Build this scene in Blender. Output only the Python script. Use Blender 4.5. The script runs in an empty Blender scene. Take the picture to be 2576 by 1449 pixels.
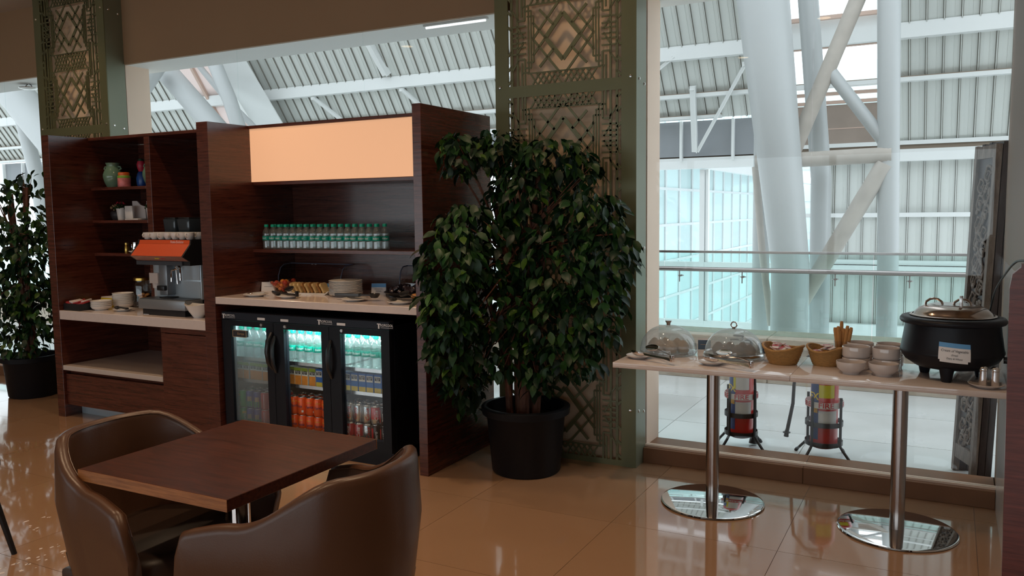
import bpy, math, random
import bmesh
from mathutils import Matrix, Vector

random.seed(7)
SC = bpy.context.scene
COL = SC.collection
PI = math.pi

# ------------------------------------------------------------------ camera
cam_d = bpy.data.cameras.new('camera')
cam = bpy.data.objects.new('camera', cam_d)
COL.objects.link(cam)
cam_d.sensor_width = 36.0
cam_d.sensor_fit = 'HORIZONTAL'
cam_d.lens = 2087.0 / 2576.0 * 36.0
cam_d.clip_start = 0.05
cam_d.clip_end = 300.0
RM = ((0.884426, -0.032232, 0.465566), (0.466520, 0.087233, -0.880198), (-0.012242, 0.995666, 0.092188))
cam.matrix_world = Matrix(((RM[0][0], RM[0][1], RM[0][2], 0.0),
                           (RM[1][0], RM[1][1], RM[1][2], 0.0),
                           (RM[2][0], RM[2][1], RM[2][2], 1.55),
                           (0, 0, 0, 1)))
SC.camera = cam

# ------------------------------------------------------------------ world, exposure, large lights
world = bpy.data.worlds.new('overcast_sky')
SC.world = world
world.use_nodes = True
wn = world.node_tree.nodes
wbg = wn.get('Background') or wn.new('ShaderNodeBackground')
wbg.inputs[0].default_value = (0.86, 0.93, 1.0, 1.0)
wbg.inputs[1].default_value = 2.2

SC.view_settings.view_transform = 'Standard'
SC.view_settings.look = 'None'
SC.view_settings.gamma = 1.0
SC.view_settings.use_curve_mapping = False
SC.view_settings.exposure = 0.0


def portal(name, loc, rot, sx, sy):
    """window portal: emits nothing itself, only guides the sky light through an opening of the room"""
    l = bpy.data.lights.new(name, 'AREA')
    l.shape = 'RECTANGLE'
    l.size, l.size_y = sx, sy
    l.cycles.is_portal = True
    o = bpy.data.objects.new(name, l)
    COL.objects.link(o)
    o.location = loc
    o.rotation_euler = rot
    return o


portal('window_portal', (-0.69, 4.9, 1.46), (-PI / 2, 0, 0), 1.88, 2.72)
portal('window_portal', (-4.42, 4.9, 1.46), (-PI / 2, 0, 0), 3.7, 2.72)
portal('window_portal', (-9.1, 4.9, 1.46), (-PI / 2, 0, 0), 3.9, 2.72)
portal('window_portal', (-4.0, -4.44, 1.42), (PI / 2, 0, 0), 13.8, 1.90)

# ------------------------------------------------------------------ materials
MATS = {}


def nodes_of(name):
    m = bpy.data.materials.new(name)
    m.use_nodes = True
    nt = m.node_tree
    b = nt.nodes.get('Principled BSDF')
    return m, nt, b


def setin(b, key, val):
    if key in b.inputs:
        b.inputs[key].default_value = val


def pbr(name, col, rough=0.5, metal=0.0, spec=0.5, coat=0.0, var=0.0, vscale=8.0, bump=0.0, bscale=60.0,
        trans=0.0, stretch=(1, 1, 1), objvar=0.0, rvar=0.0, sheen=0.0):
    m, nt, b = nodes_of(name)
    c4 = (col[0], col[1], col[2], 1.0)
    setin(b, 'Base Color', c4)
    setin(b, 'Roughness', rough)
    setin(b, 'Metallic', metal)
    setin(b, 'Specular IOR Level', spec)
    setin(b, 'Coat Weight', coat)
    setin(b, 'Coat Roughness', 0.035)
    if sheen:
        setin(b, 'Sheen Weight', sheen)
    L = nt.links
    if var or bump or rvar or objvar:
        tc = nt.nodes.new('ShaderNodeTexCoord')
        mp = nt.nodes.new('ShaderNodeMapping')
        mp.inputs['Scale'].default_value = stretch
        L.new(tc.outputs['Object'], mp.inputs['Vector'])
    if var or objvar:
        last = None
        if var:
            nz = nt.nodes.new('ShaderNodeTexNoise')
            nz.inputs['Scale'].default_value = vscale
            nz.inputs['Detail'].default_value = 5.0
            L.new(mp.outputs['Vector'], nz.inputs['Vector'])
            mx = nt.nodes.new('ShaderNodeMixRGB')
            mx.inputs[1].default_value = tuple(max(0.0, v * (1 - var)) for v in col) + (1.0,)
            mx.inputs[2].default_value = tuple(min(1.0, v * (1 + var)) for v in col) + (1.0,)
            L.new(nz.outputs['Fac'], mx.inputs[0])
            last = mx.outputs[0]
        if objvar:
            oi = nt.nodes.new('ShaderNodeObjectInfo')
            mr = nt.nodes.new('ShaderNodeMapRange')
            mr.inputs['To Min'].default_value = 1 - objvar
            mr.inputs['To Max'].default_value = 1 + objvar
            L.new(oi.outputs['Random'], mr.inputs['Value'])
            hs = nt.nodes.new('ShaderNodeHueSaturation')
            if last is None:
                hs.inputs['Color'].default_value = c4
            else:
                L.new(last, hs.inputs['Color'])
            L.new(mr.outputs[0], hs.inputs['Value'])
            last = hs.outputs[0]
        L.new(last, b.inputs['Base Color'])
    if rvar:
        n3 = nt.nodes.new('ShaderNodeTexNoise')
        n3.inputs['Scale'].default_value = vscale * 0.6
        n3.inputs['Detail'].default_value = 4.0
        L.new(mp.outputs['Vector'], n3.inputs['Vector'])
        m3 = nt.nodes.new('ShaderNodeMapRange')
        m3.inputs['From Min'].default_value = 0.35
        m3.inputs['From Max'].default_value = 0.7
        m3.inputs['To Min'].default_value = max(0.02, rough - rvar)
        m3.inputs['To Max'].default_value = rough + rvar
        L.new(n3.outputs['Fac'], m3.inputs['Value'])
        L.new(m3.outputs[0], b.inputs['Roughness'])
    if bump:
        n2 = nt.nodes.new('ShaderNodeTexNoise')
        n2.inputs['Scale'].default_value = bscale
        n2.inputs['Detail'].default_value = 3.0
        L.new(mp.outputs['Vector'], n2.inputs['Vector'])
        bp = nt.nodes.new('ShaderNodeBump')
        bp.inputs['Strength'].default_value = bump
        bp.inputs['Distance'].default_value = 0.01
        L.new(n2.outputs['Fac'], bp.inputs['Height'])
        L.new(bp.outputs['Normal'], b.inputs['Normal'])
    MATS[name] = m
    return m


def wood(name, dark, light, stretch, rough=0.35, scale=1.0, coat=0.0, rvar=0.0, spec=0.5):
    m, nt, b = nodes_of(name)
    L = nt.links
    tc = nt.nodes.new('ShaderNodeTexCoord')
    mp = nt.nodes.new('ShaderNodeMapping')
    mp.inputs['Scale'].default_value = stretch
    L.new(tc.outputs['Object'], mp.inputs['Vector'])
    n1 = nt.nodes.new('ShaderNodeTexNoise')
    n1.inputs['Scale'].default_value = 3.0 * scale
    n1.inputs['Detail'].default_value = 6.0
    n1.inputs['Roughness'].default_value = 0.62
    n1.inputs['Distortion'].default_value = 0.35
    L.new(mp.outputs['Vector'], n1.inputs['Vector'])
    n2 = nt.nodes.new('ShaderNodeTexNoise')
    n2.inputs['Scale'].default_value = 16.0 * scale
    n2.inputs['Detail'].default_value = 4.0
    L.new(mp.outputs['Vector'], n2.inputs['Vector'])
    ad = nt.nodes.new('ShaderNodeMath')
    ad.operation = 'MULTIPLY_ADD'
    ad.inputs[1].default_value = 0.45
    L.new(n2.outputs['Fac'], ad.inputs[0])
    L.new(n1.outputs['Fac'], ad.inputs[2])
    cr = nt.nodes.new('ShaderNodeValToRGB')
    cr.color_ramp.elements[0].position = 0.50
    cr.color_ramp.elements[0].color = tuple(dark) + (1,)
    cr.color_ramp.elements[1].position = 0.95
    cr.color_ramp.elements[1].color = tuple(light) + (1,)
    L.new(ad.outputs[0], cr.inputs[0])
    L.new(cr.outputs[0], b.inputs['Base Color'])
    setin(b, 'Roughness', rough)
    setin(b, 'Specular IOR Level', spec)
    setin(b, 'Coat Weight', coat)
    setin(b, 'Coat Roughness', 0.1)
    if rvar:
        n3 = nt.nodes.new('ShaderNodeTexNoise')
        n3.inputs['Scale'].default_value = 5.0
        L.new(tc.outputs['Object'], n3.inputs['Vector'])
        m3 = nt.nodes.new('ShaderNodeMapRange')
        m3.inputs['From Min'].default_value = 0.35
        m3.inputs['From Max'].default_value = 0.65
        m3.inputs['To Min'].default_value = rough - rvar
        m3.inputs['To Max'].default_value = rough + rvar
        L.new(n3.outputs['Fac'], m3.inputs['Value'])
        L.new(m3.outputs[0], b.inputs['Roughness'])
    bp = nt.nodes.new('ShaderNodeBump')
    bp.inputs['Strength'].default_value = 0.06
    bp.inputs['Distance'].default_value = 0.004
    L.new(ad.outputs[0], bp.inputs['Height'])
    L.new(bp.outputs['Normal'], b.inputs['Normal'])
    MATS[name] = m
    return m


def clear(name, tint=(1, 1, 1), base=0.03, edge=0.6, rough=0.0, haze=0.0, hazecol=(0.8, 0.85, 0.85)):
    """clear sheet: transparent with a facing dependent mirror part and optional haze"""
    m = bpy.data.materials.new(name)
    m.use_nodes = True
    nt = m.node_tree
    nt.nodes.clear()
    L = nt.links
    out = nt.nodes.new('ShaderNodeOutputMaterial')
    tr = nt.nodes.new('ShaderNodeBsdfTransparent')
    tr.inputs[0].default_value = tuple(tint) + (1,)
    gl = nt.nodes.new('ShaderNodeBsdfGlossy')
    gl.inputs['Roughness'].default_value = rough
    lw = nt.nodes.new('ShaderNodeLayerWeight')
    lw.inputs['Blend'].default_value = 0.5
    pw = nt.nodes.new('ShaderNodeMath')
    pw.operation = 'POWER'
    pw.inputs[1].default_value = 4.0
    L.new(lw.outputs['Facing'], pw.inputs[0])
    mr = nt.nodes.new('ShaderNodeMapRange')
    mr.inputs['To Min'].default_value = base
    mr.inputs['To Max'].default_value = edge
    L.new(pw.outputs[0], mr.inputs['Value'])
    mx = nt.nodes.new('ShaderNodeMixShader')
    L.new(mr.outputs[0], mx.inputs[0])
    first = tr.outputs[0]
    if haze:
        df = nt.nodes.new('ShaderNodeBsdfTranslucent')
        df.inputs[0].default_value = tuple(hazecol) + (1,)
        d2 = nt.nodes.new('ShaderNodeBsdfDiffuse')
        d2.inputs[0].default_value = tuple(hazecol) + (1,)
        mm = nt.nodes.new('ShaderNodeMixShader')
        mm.inputs[0].default_value = 0.5
        L.new(df.outputs[0], mm.inputs[1])
        L.new(d2.outputs[0], mm.inputs[2])
        mh = nt.nodes.new('ShaderNodeMixShader')
        mh.inputs[0].default_value = haze
        L.new(tr.outputs[0], mh.inputs[1])
        L.new(mm.outputs[0], mh.inputs[2])
        first = mh.outputs[0]
    L.new(first, mx.inputs[1])
    L.new(gl.outputs[0], mx.inputs[2])
    L.new(mx.outputs[0], out.inputs['Surface'])
    MATS[name] = m
    return m


def glow(name, col, strength):
    m, nt, b = nodes_of(name)
    setin(b, 'Base Color', (col[0] * .5, col[1] * .5, col[2] * .5, 1))
    setin(b, 'Emission Color', tuple(col) + (1,))
    setin(b, 'Emission Strength', strength)
    MATS[name] = m
    return m


# wood and stone
wood('walnut_x', (0.034, 0.0075, 0.0045), (0.135, 0.037, 0.023), (1.2, 9, 26), rough=0.23, spec=0.75)
wood('walnut_y', (0.034, 0.0075, 0.0045), (0.130, 0.036, 0.022), (1.3, 1.2, 26), rough=0.23, spec=0.75)
wood('table_wood', (0.024, 0.0055, 0.0030), (0.098, 0.027, 0.014), (2, 22, 22), rough=0.30)
wood('table_edge_lit', (0.20, 0.065, 0.016), (0.46, 0.18, 0.055), (2, 22, 40), rough=0.35)  # warm light on the table edge put into the wood colour
wood('red_wood', (0.085, 0.018, 0.013), (0.20, 0.048, 0.034), (1.5, 9, 30), rough=0.30)
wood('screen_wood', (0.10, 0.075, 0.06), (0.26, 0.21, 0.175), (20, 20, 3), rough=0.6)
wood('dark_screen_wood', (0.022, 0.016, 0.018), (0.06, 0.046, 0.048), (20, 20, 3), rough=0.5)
wood('bark', (0.07, 0.022, 0.012), (0.20, 0.075, 0.040), (14, 14, 3), rough=0.7)
pbr('floor_tile', (0.39, 0.23, 0.135), rough=0.085, spec=0.62, coat=0.7, var=0.07, vscale=3.0, objvar=0.03, rvar=0.025)
pbr('floor_grout', (0.20, 0.14, 0.10), rough=0.7)
pbr('terrace_tile', (0.66, 0.68, 0.68), rough=0.22, var=0.16, vscale=2.2, objvar=0.05, rvar=0.10)
pbr('terrace_grout', (0.20, 0.19, 0.17), rough=0.8)
pbr('curb_stone', (0.22, 0.105, 0.052), rough=0.45, spec=0.3, var=0.12, vscale=9)
pbr('parapet_stone', (0.44, 0.37, 0.29), rough=0.5, var=0.25, vscale=14, stretch=(1, 1, 5))
pbr('plaster', (0.36, 0.23, 0.13), rough=0.7, var=0.04, vscale=3)
pbr('pillar_plaster', (0.92, 0.71, 0.56), rough=0.6, var=0.05, vscale=4)
pbr('pillar_paint', (0.20, 0.115, 0.055), rough=0.5, var=0.05, vscale=4)
pbr('pale_wall', (0.62, 0.60, 0.58), rough=0.16, spec=0.5)
pbr('ceiling_white', (0.58, 0.50, 0.42), rough=0.8)
pbr('soffit_white', (0.93, 0.94, 0.92), rough=0.7, var=0.04, vscale=5)
pbr('counter_stone', (0.70, 0.60, 0.56), rough=0.13, var=0.05, vscale=30)
pbr('counter_shelf', (0.58, 0.50, 0.45), rough=0.18, var=0.05, vscale=30)
pbr('table_white', (0.66, 0.57, 0.53), rough=0.07, spec=0.6, var=0.03, vscale=20)
# paint and metal
pbr('sage_paint', (0.150, 0.155, 0.080), rough=0.36, metal=0.25, var=0.06, vscale=5)
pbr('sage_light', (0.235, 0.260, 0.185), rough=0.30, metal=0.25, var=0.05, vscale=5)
pbr('core_cream', (0.78, 0.58, 0.40), rough=0.6, var=0.12, vscale=7)
pbr('stud_metal', (0.75, 0.75, 0.72), rough=0.22, metal=1.0)
pbr('chrome', (0.80, 0.80, 0.80), rough=0.06, metal=1.0)
pbr('brushed', (0.52, 0.50, 0.48), rough=0.24, metal=1.0, bump=0.05, bscale=180, stretch=(1, 1, 0.02))
pbr('pole_steel', (0.42, 0.37, 0.35), rough=0.22, metal=1.0)
pbr('disc_steel', (0.72, 0.72, 0.71), rough=0.045, metal=1.0)
pbr('steel_panel', (0.50, 0.57, 0.62), rough=0.32, metal=0.35)
pbr('rail_steel', (0.36, 0.33, 0.32), rough=0.3, metal=0.9)
pbr('black_metal', (0.012, 0.013, 0.015), rough=0.35, metal=0.3)
pbr('fridge_black', (0.008, 0.009, 0.013), rough=0.35, spec=0.2)
pbr('fridge_header', (0.014, 0.018, 0.028), rough=0.4, spec=0.25)
pbr('fridge_liner', (0.60, 0.66, 0.67), rough=0.45)
pbr('gap_shade_black', (0.004, 0.004, 0.004), rough=0.8)
pbr('white_paint', (0.70, 0.72, 0.71), rough=0.5, var=0.05, vscale=1.8)
pbr('white_tube', (0.46, 0.48, 0.48), rough=0.42, var=0.07, vscale=1.2)
pbr('dusty_tube', (0.46, 0.42, 0.375), rough=0.6, var=0.22, vscale=7, bump=0.03, bscale=20)
pbr('sheet_metal', (0.57, 0.595, 0.565), rough=0.42, var=0.06, vscale=1.5, objvar=0.03, stretch=(1, 1, 0.3))
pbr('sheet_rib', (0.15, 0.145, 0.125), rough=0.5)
pbr('beam_shade_dust', (0.27, 0.215, 0.165), rough=0.8, var=0.12, vscale=6)  # shade of the beam web put into the colour; also dust on girts
pbr('grey_panel', (0.25, 0.265, 0.28), rough=0.6, var=0.08, vscale=3)
pbr('brown_panel', (0.30, 0.24, 0.20), rough=0.8, var=0.25, vscale=3)
pbr('skylight_frame', (0.55, 0.40, 0.33), rough=0.7, var=0.15, vscale=3)
pbr('facade_glass', (0.72, 0.90, 0.90), rough=0.12, spec=0.7, objvar=0.14)
pbr('facade_frame', (0.85, 0.87, 0.87), rough=0.5)
# soft things
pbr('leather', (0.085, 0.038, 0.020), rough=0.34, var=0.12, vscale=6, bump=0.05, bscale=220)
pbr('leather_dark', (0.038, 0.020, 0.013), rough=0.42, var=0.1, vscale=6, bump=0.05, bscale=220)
pbr('pot_black', (0.007, 0.008, 0.011), rough=0.5, spec=0.22, bump=0.06, bscale=30)
pbr('soil', (0.02, 0.013, 0.010), rough=0.95)
for i, c in enumerate(((0.012, 0.045, 0.013), (0.019, 0.066, 0.014), (0.055, 0.120, 0.014), (0.008, 0.028, 0.013))):
    pbr('leaf_green_%d' % i, c, rough=0.42, spec=0.28, objvar=0.35)
# table things
pbr('porcelain', (0.78, 0.75, 0.71), rough=0.12, coat=0.3)
pbr('porcelain_grey', (0.62, 0.55, 0.52), rough=0.10, coat=0.4)
pbr('plastic_black', (0.014, 0.015, 0.018), rough=0.3)
pbr('kettle_black', (0.008, 0.009, 0.014), rough=0.42, spec=0.3, bump=0.03, bscale=200)
pbr('kettle_lid', (0.46, 0.38, 0.33), rough=0.18, metal=1.0)
pbr('tong_steel', (0.80, 0.77, 0.77), rough=0.16, metal=1.0)
pbr('wicker', (0.44, 0.235, 0.075), rough=0.65, var=0.35, vscale=60, stretch=(1, 1, 2.5), bump=0.5, bscale=120)
pbr('breadstick', (0.50, 0.24, 0.075), rough=0.7, var=0.25, vscale=40)
pbr('bread', (0.62, 0.44, 0.20), rough=0.8, var=0.15, vscale=30)
pbr('crust', (0.34, 0.16, 0.045), rough=0.8, var=0.2, vscale=30)
pbr('cake', (0.40, 0.27, 0.17), rough=0.8, var=0.15, vscale=40)
pbr('cake_dark', (0.16, 0.115, 0.095), rough=0.8, var=0.2, vscale=40)
pbr('acrylic_edge', (0.13, 0.14, 0.19), rough=0.15)
pbr('paper_white', (0.80, 0.79, 0.80), rough=0.7)
pbr('paper_blue', (0.12, 0.36, 0.70), rough=0.5)
pbr('photo_navy', (0.030, 0.055, 0.10), rough=0.3)
pbr('ink', (0.02, 0.02, 0.025), rough=0.6)
pbr('sachet_white', (0.74, 0.66, 0.64), rough=0.4)
pbr('sachet_red', (0.40, 0.030, 0.035), rough=0.4)
pbr('candy_dark', (0.055, 0.038, 0.045), rough=0.22, coat=0.4)
pbr('celadon', (0.135, 0.24, 0.165), rough=0.14, coat=0.4, var=0.2, vscale=14)
pbr('gold', (0.62, 0.40, 0.10), rough=0.28, metal=1.0)
pbr('fig_blue', (0.012, 0.06, 0.26), rough=0.3)
pbr('fig_red', (0.42, 0.015, 0.045), rough=0.4)
pbr('cap_orange', (0.75, 0.14, 0.02), rough=0.4)
pbr('label_pink', (0.62, 0.16, 0.16), rough=0.4, var=0.8, vscale=26)
pbr('label_leaf', (0.16, 0.33, 0.03), rough=0.4)
pbr('machine_orange', (0.62, 0.085, 0.022), rough=0.30, coat=0.3)
pbr('machine_flap', (0.36, 0.17, 0.13), rough=0.3, var=0.35, vscale=50)
pbr('machine_grey', (0.060, 0.068, 0.080), rough=0.35)
pbr('machine_light', (0.26, 0.28, 0.30), rough=0.3, metal=0.4)
pbr('hopper_smoke', (0.028, 0.038, 0.048), rough=0.12)
pbr('food_orange', (0.62, 0.22, 0.03), rough=0.4, var=0.4, vscale=20)
pbr('food_red', (0.42, 0.045, 0.02), rough=0.3, var=0.4, vscale=20)
pbr('food_amber', (0.52, 0.23, 0.06), rough=0.55, var=0.35, vscale=40)
pbr('cap_green', (0.0, 0.33, 0.22), rough=0.35)
pbr('label_green', (0.0, 0.27, 0.20), rough=0.35)
pbr('can_top', (0.70, 0.70, 0.70), rough=0.2, metal=1.0)
pbr('can_orange', (0.85, 0.10, 0.012), rough=0.3, coat=0.3)
pbr('can_silver', (0.62, 0.62, 0.62), rough=0.25, metal=0.85)
pbr('can_red', (0.55, 0.03, 0.035), rough=0.3, coat=0.3)
pbr('can_green', (0.02, 0.36, 0.06), rough=0.3, coat=0.3)
pbr('can_indigo', (0.05, 0.05, 0.26), rough=0.3, coat=0.3)
pbr('can_blue', (0.015, 0.05, 0.30), rough=0.3, coat=0.3)
pbr('can_dark', (0.035, 0.022, 0.022), rough=0.3, coat=0.3)
pbr('ink_red', (0.50, 0.015, 0.02), rough=0.4)
pbr('ink_navy', (0.012, 0.016, 0.11), rough=0.4)
pbr('ink_white', (0.85, 0.85, 0.85), rough=0.4)
pbr('ink_yellow', (0.75, 0.55, 0.03), rough=0.4)
pbr('ink_gold', (0.42, 0.28, 0.14), rough=0.4)
pbr('juice_orange', (0.75, 0.26, 0.03), rough=0.4, var=0.3, vscale=40)
pbr('juice_green', (0.26, 0.36, 0.03), rough=0.4)
pbr('juice_blue', (0.02, 0.14, 0.48), rough=0.4)
pbr('juice_yellow', (0.70, 0.50, 0.05), rough=0.4, var=0.3, vscale=40)
pbr('juice_white', (0.70, 0.70, 0.66), rough=0.4)
pbr('fire_red', (0.50, 0.018, 0.014), rough=0.28, coat=0.4)
pbr('fire_label_blue', (0.03, 0.07, 0.22), rough=0.4)
pbr('fire_label_yellow', (0.62, 0.58, 0.02), rough=0.4)
pbr('fire_label_amber', (0.70, 0.36, 0.02), rough=0.4)
pbr('fire_label_white', (0.66, 0.66, 0.64), rough=0.45)
pbr('rubber', (0.018, 0.018, 0.018), rough=0.5)
pbr('yellow_tag', (0.75, 0.55, 0.02), rough=0.5)
clear('skylight_sheet', (0.55, 0.50, 0.48), base=0.02, edge=0.3, haze=0.75, hazecol=(0.90, 0.80, 0.77))
clear('window_glass', (0.97, 0.99, 0.985), base=0.025, edge=0.55)
clear('rail_glass', (0.86, 0.955, 0.94), base=0.03, edge=0.5)
clear('acrylic', (0.95, 0.95, 0.96), base=0.05, edge=0.45)
clear('dome_acrylic', (0.95, 0.96, 0.96), base=0.07, edge=0.6, haze=0.30, hazecol=(0.76, 0.85, 0.88))
clear('jar_glass', (0.93, 0.94, 0.94), base=0.06, edge=0.5)
clear('bottle_plastic', (0.90, 0.955, 0.95), base=0.14, edge=0.75, rough=0.05, haze=0.10)
clear('door_glass', (0.95, 0.97, 0.97), base=0.03, edge=0.5)
clear('door_glass_fog', (0.86, 0.90, 0.92), base=0.03, edge=0.5, haze=0.22, hazecol=(0.55, 0.62, 0.64))
clear('amber_bowl', (0.98, 0.90, 0.85), base=0.06, edge=0.5)
glow('lightbox_face', (1.0, 0.545, 0.305), 0.62)
glow('fridge_lamp', (0.80, 1.0, 0.98), 9.0)
glow('lamp_disc', (1.0, 0.74, 0.46), 9.0)
glow('tube_glow', (0.92, 0.96, 1.0), 1.6)


ORD = ('first', 'second', 'third', 'fourth', 'fifth', 'sixth', 'seventh', 'eighth', 'ninth', 'tenth', 'eleventh', 'twelfth', 'thirteenth', 'fourteenth', 'fifteenth', 'sixteenth', 'seventeenth')


# ------------------------------------------------------------------ mesh helpers
def frame_of(d):
    d = Vector(d).normalized()
    up = Vector((0, 0, 1)) if abs(d.z) < 0.95 else Vector((1, 0, 0))
    a = d.cross(up).normalized()
    b = d.cross(a).normalized()
    return d, a, b


class MB:
    def __init__(self):
        self.v, self.f, self.m, self.cur = [], [], [], 0

    def _add(self, vs, fs):
        o = len(self.v)
        self.v.extend([tuple(p) for p in vs])
        for q in fs:
            self.f.append(tuple(i + o for i in q))
            self.m.append(self.cur)
        return self

    def slot(self, i):
        self.cur = i
        return self

    def box(self, x0, x1, y0, y1, z0, z1):
        return self._add([(x0, y0, z0), (x1, y0, z0), (x1, y1, z0), (x0, y1, z0), (x0, y0, z1), (x1, y0, z1), (x1, y1, z1), (x0, y1, z1)],
                         [(0, 3, 2, 1), (4, 5, 6, 7), (0, 1, 5, 4), (1, 2, 6, 5), (2, 3, 7, 6), (3, 0, 4, 7)])

    def cbox(self, c, s, rot=None):
        vs = []
        for z in (-.5, .5):
            for x, y in ((-.5, -.5), (.5, -.5), (.5, .5), (-.5, .5)):
                p = Vector((x * s[0], y * s[1], z * s[2]))
                if rot is not None:
                    p = rot @ p
                vs.append(p + Vector(c))
        return self._add(vs, [(0, 3, 2, 1), (4, 5, 6, 7), (0, 1, 5, 4), (1, 2, 6, 5), (2, 3, 7, 6), (3, 0, 4, 7)])

    def hexa(self, bottom, top):
        return self._add(list(bottom) + list(top), [(0, 3, 2, 1), (4, 5, 6, 7), (0, 1, 5, 4), (1, 2, 6, 5), (2, 3, 7, 6), (3, 0, 4, 7)])

    def bar(self, p0, p1, w, h, up=(0, 0, 1)):
        p0, p1 = Vector(p0), Vector(p1)
        d = (p1 - p0).normalized()
        u = Vector(up)
        if abs(d.dot(u)) > .99:
            u = Vector((0, 1, 0))
        a = d.cross(u).normalized()
        b = a.cross(d).normalized()
        q = []
        for p in (p0, p1):
            for sa, sb in ((-.5, -.5), (.5, -.5), (.5, .5), (-.5, .5)):
                q.append(p + a * w * sa + b * h * sb)
        return self._add(q, [(0, 1, 2, 3), (4, 7, 6, 5), (0, 4, 5, 1), (1, 5, 6, 2), (2, 6, 7, 3), (3, 7, 4, 0)])

    def tube(self, pts, r, n=10, caps=True):
        pts = [Vector(p) for p in pts]
        if not isinstance(r, (list, tuple)):
            r = [r] * len(pts)
        vs, fs = [], []
        a = None
        for i, p in enumerate(pts):
            if i == 0:
                d = pts[1] - pts[0]
            elif i == len(pts) - 1:
                d = pts[-1] - pts[-2]
            else:
                d = (pts[i + 1] - p).normalized() + (p - pts[i - 1]).normalized()
            d = d.normalized() if d.length > 1e-9 else Vector((0, 0, 1))
            if a is None:
                _, a, b = frame_of(d)
            else:
                a = (a - d * a.dot(d))
                a = a.normalized() if a.length > 1e-6 else frame_of(d)[1]
                b = d.cross(a)
            for k in range(n):
                t = 2 * PI * k / n
                vs.append(p + (a * math.cos(t) + b * math.sin(t)) * r[i])
        for i in range(len(pts) - 1):
            for k in range(n):
                k2 = (k + 1) % n
                fs.append((i * n + k, i * n + k2, (i + 1) * n + k2, (i + 1) * n + k))
        if caps:
            fs.append(tuple(reversed(range(n))))
            fs.append(tuple(range((len(pts) - 1) * n, len(pts) * n)))
        return self._add(vs, fs)

    def lathe(self, prof, n=24, c=(0, 0, 0), sx=1.0, sy=1.0, closed=False):
        vs, fs = [], []
        rows = []
        for (r, z) in prof:
            if r < 1e-5:
                rows.append([len(vs)])
                vs.append((c[0], c[1], c[2] + z))
            else:
                row = []
                for k in range(n):
                    t = 2 * PI * k / n
                    row.append(len(vs))
                    vs.append((c[0] + r * math.cos(t) * sx, c[1] + r * math.sin(t) * sy, c[2] + z))
                rows.append(row)
        seq = list(range(len(rows) - 1))
        pairs = [(rows[i], rows[i + 1]) for i in seq]
        if closed:
            pairs.append((rows[-1], rows[0]))
        for A, B in pairs:
            if len(A) == 1 and len(B) == 1:
                continue
            for k in range(n):
                k2 = (k + 1) % n
                if len(A) == 1:
                    fs.append((A[0], B[k2], B[k]))
                elif len(B) == 1:
                    fs.append((A[k], A[k2], B[0]))
                else:
                    fs.append((A[k], A[k2], B[k2], B[k]))
        return self._add(vs, fs)

    def prism(self, poly, a0, a1, axis='y'):
        """polygon of (u, v) pairs pushed along an axis; axis y: u=x v=z; axis x: u=y v=z; axis z: u=x v=y"""
        def P(u, v, w):
            return {'y': (u, w, v), 'x': (w, u, v), 'z': (u, v, w)}[axis]
        n = len(poly)
        vs = [P(u, v, a0) for u, v in poly] + [P(u, v, a1) for u, v in poly]
        fs = [tuple(range(n)), tuple(reversed(range(n, 2 * n)))]
        for k in range(n):
            k2 = (k + 1) % n
            fs.append((k, k + n, k2 + n, k2))
        return self._add(vs, fs)

    def raw(self, vs, fs):
        return self._add(vs, fs)

    def ball(self, c, r, n=10, m=6, s=(1, 1, 1)):
        prof = [(r * math.sin(PI * i / m), -r * math.cos(PI * i / m)) for i in range(m + 1)]
        prof[0] = (0, -r)
        prof[-1] = (0, r)
        o = len(self.v)
        self.lathe(prof, n, (0, 0, 0))
        for i in range(o, len(self.v)):
            p = self.v[i]
            self.v[i] = (c[0] + p[0] * s[0], c[1] + p[1] * s[1], c[2] + p[2] * s[2])
        return self

    def xf(self, M):
        self.v = [tuple(M @ Vector(p)) for p in self.v]
        return self

    def mesh(self, name, mats, bevel=0.0, seg=2, smooth=35):
        me = bpy.data.meshes.new(name)
        me.from_pydata(self.v, [], self.f)
        if not isinstance(mats, (list, tuple)):
            mats = [mats]
        for m in mats:
            me.materials.append(MATS[m])
        if len(mats) > 1:
            me.polygons.foreach_set('material_index', self.m)
        bm = bmesh.new()
        bm.from_mesh(me)
        bmesh.ops.recalc_face_normals(bm, faces=bm.faces)
        if bevel > 0:
            bmesh.ops.bevel(bm, geom=list(bm.edges), offset=bevel, segments=seg, profile=0.5, affect='EDGES', clamp_overlap=True)
        bm.to_mesh(me)
        bm.free()
        if smooth:
            me.polygons.foreach_set('use_smooth', [True] * len(me.polygons))
            me.set_sharp_from_angle(angle=math.radians(smooth))
        me.update()
        return me

    def build(self, name, mats, parent=None, loc=(0, 0, 0), rz=0.0, bevel=0.0, seg=2, smooth=35):
        return put(name, self.mesh(name, mats, bevel, seg, smooth), parent, loc, rz)


def put(name, me, parent=None, loc=(0, 0, 0), rz=0.0, rot=None, scale=None):
    o = bpy.data.objects.new(name, me)
    COL.objects.link(o)
    o.location = loc
    o.rotation_euler = rot if rot is not None else (0, 0, rz)
    if scale is not None:
        o.scale = scale
    if parent is not None:
        o.parent = parent
    return o


def tag(o, label, cat, group=None):
    o['label'] = label
    o['category'] = cat
    if group:
        o['group'] = group
    return o


def thing(name, label, cat, loc=(0, 0, 0), rz=0.0, group=None):
    o = bpy.data.objects.new(name, None)
    COL.objects.link(o)
    o.empty_display_size = 0.05
    o.location = loc
    o.rotation_euler = (0, 0, rz)
    return tag(o, label, cat, group)


def struct(o):
    o['kind'] = 'structure'
    return o


def struct_root(name):
    o = bpy.data.objects.new(name, None)
    COL.objects.link(o)
    o['kind'] = 'structure'
    return o


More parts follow.
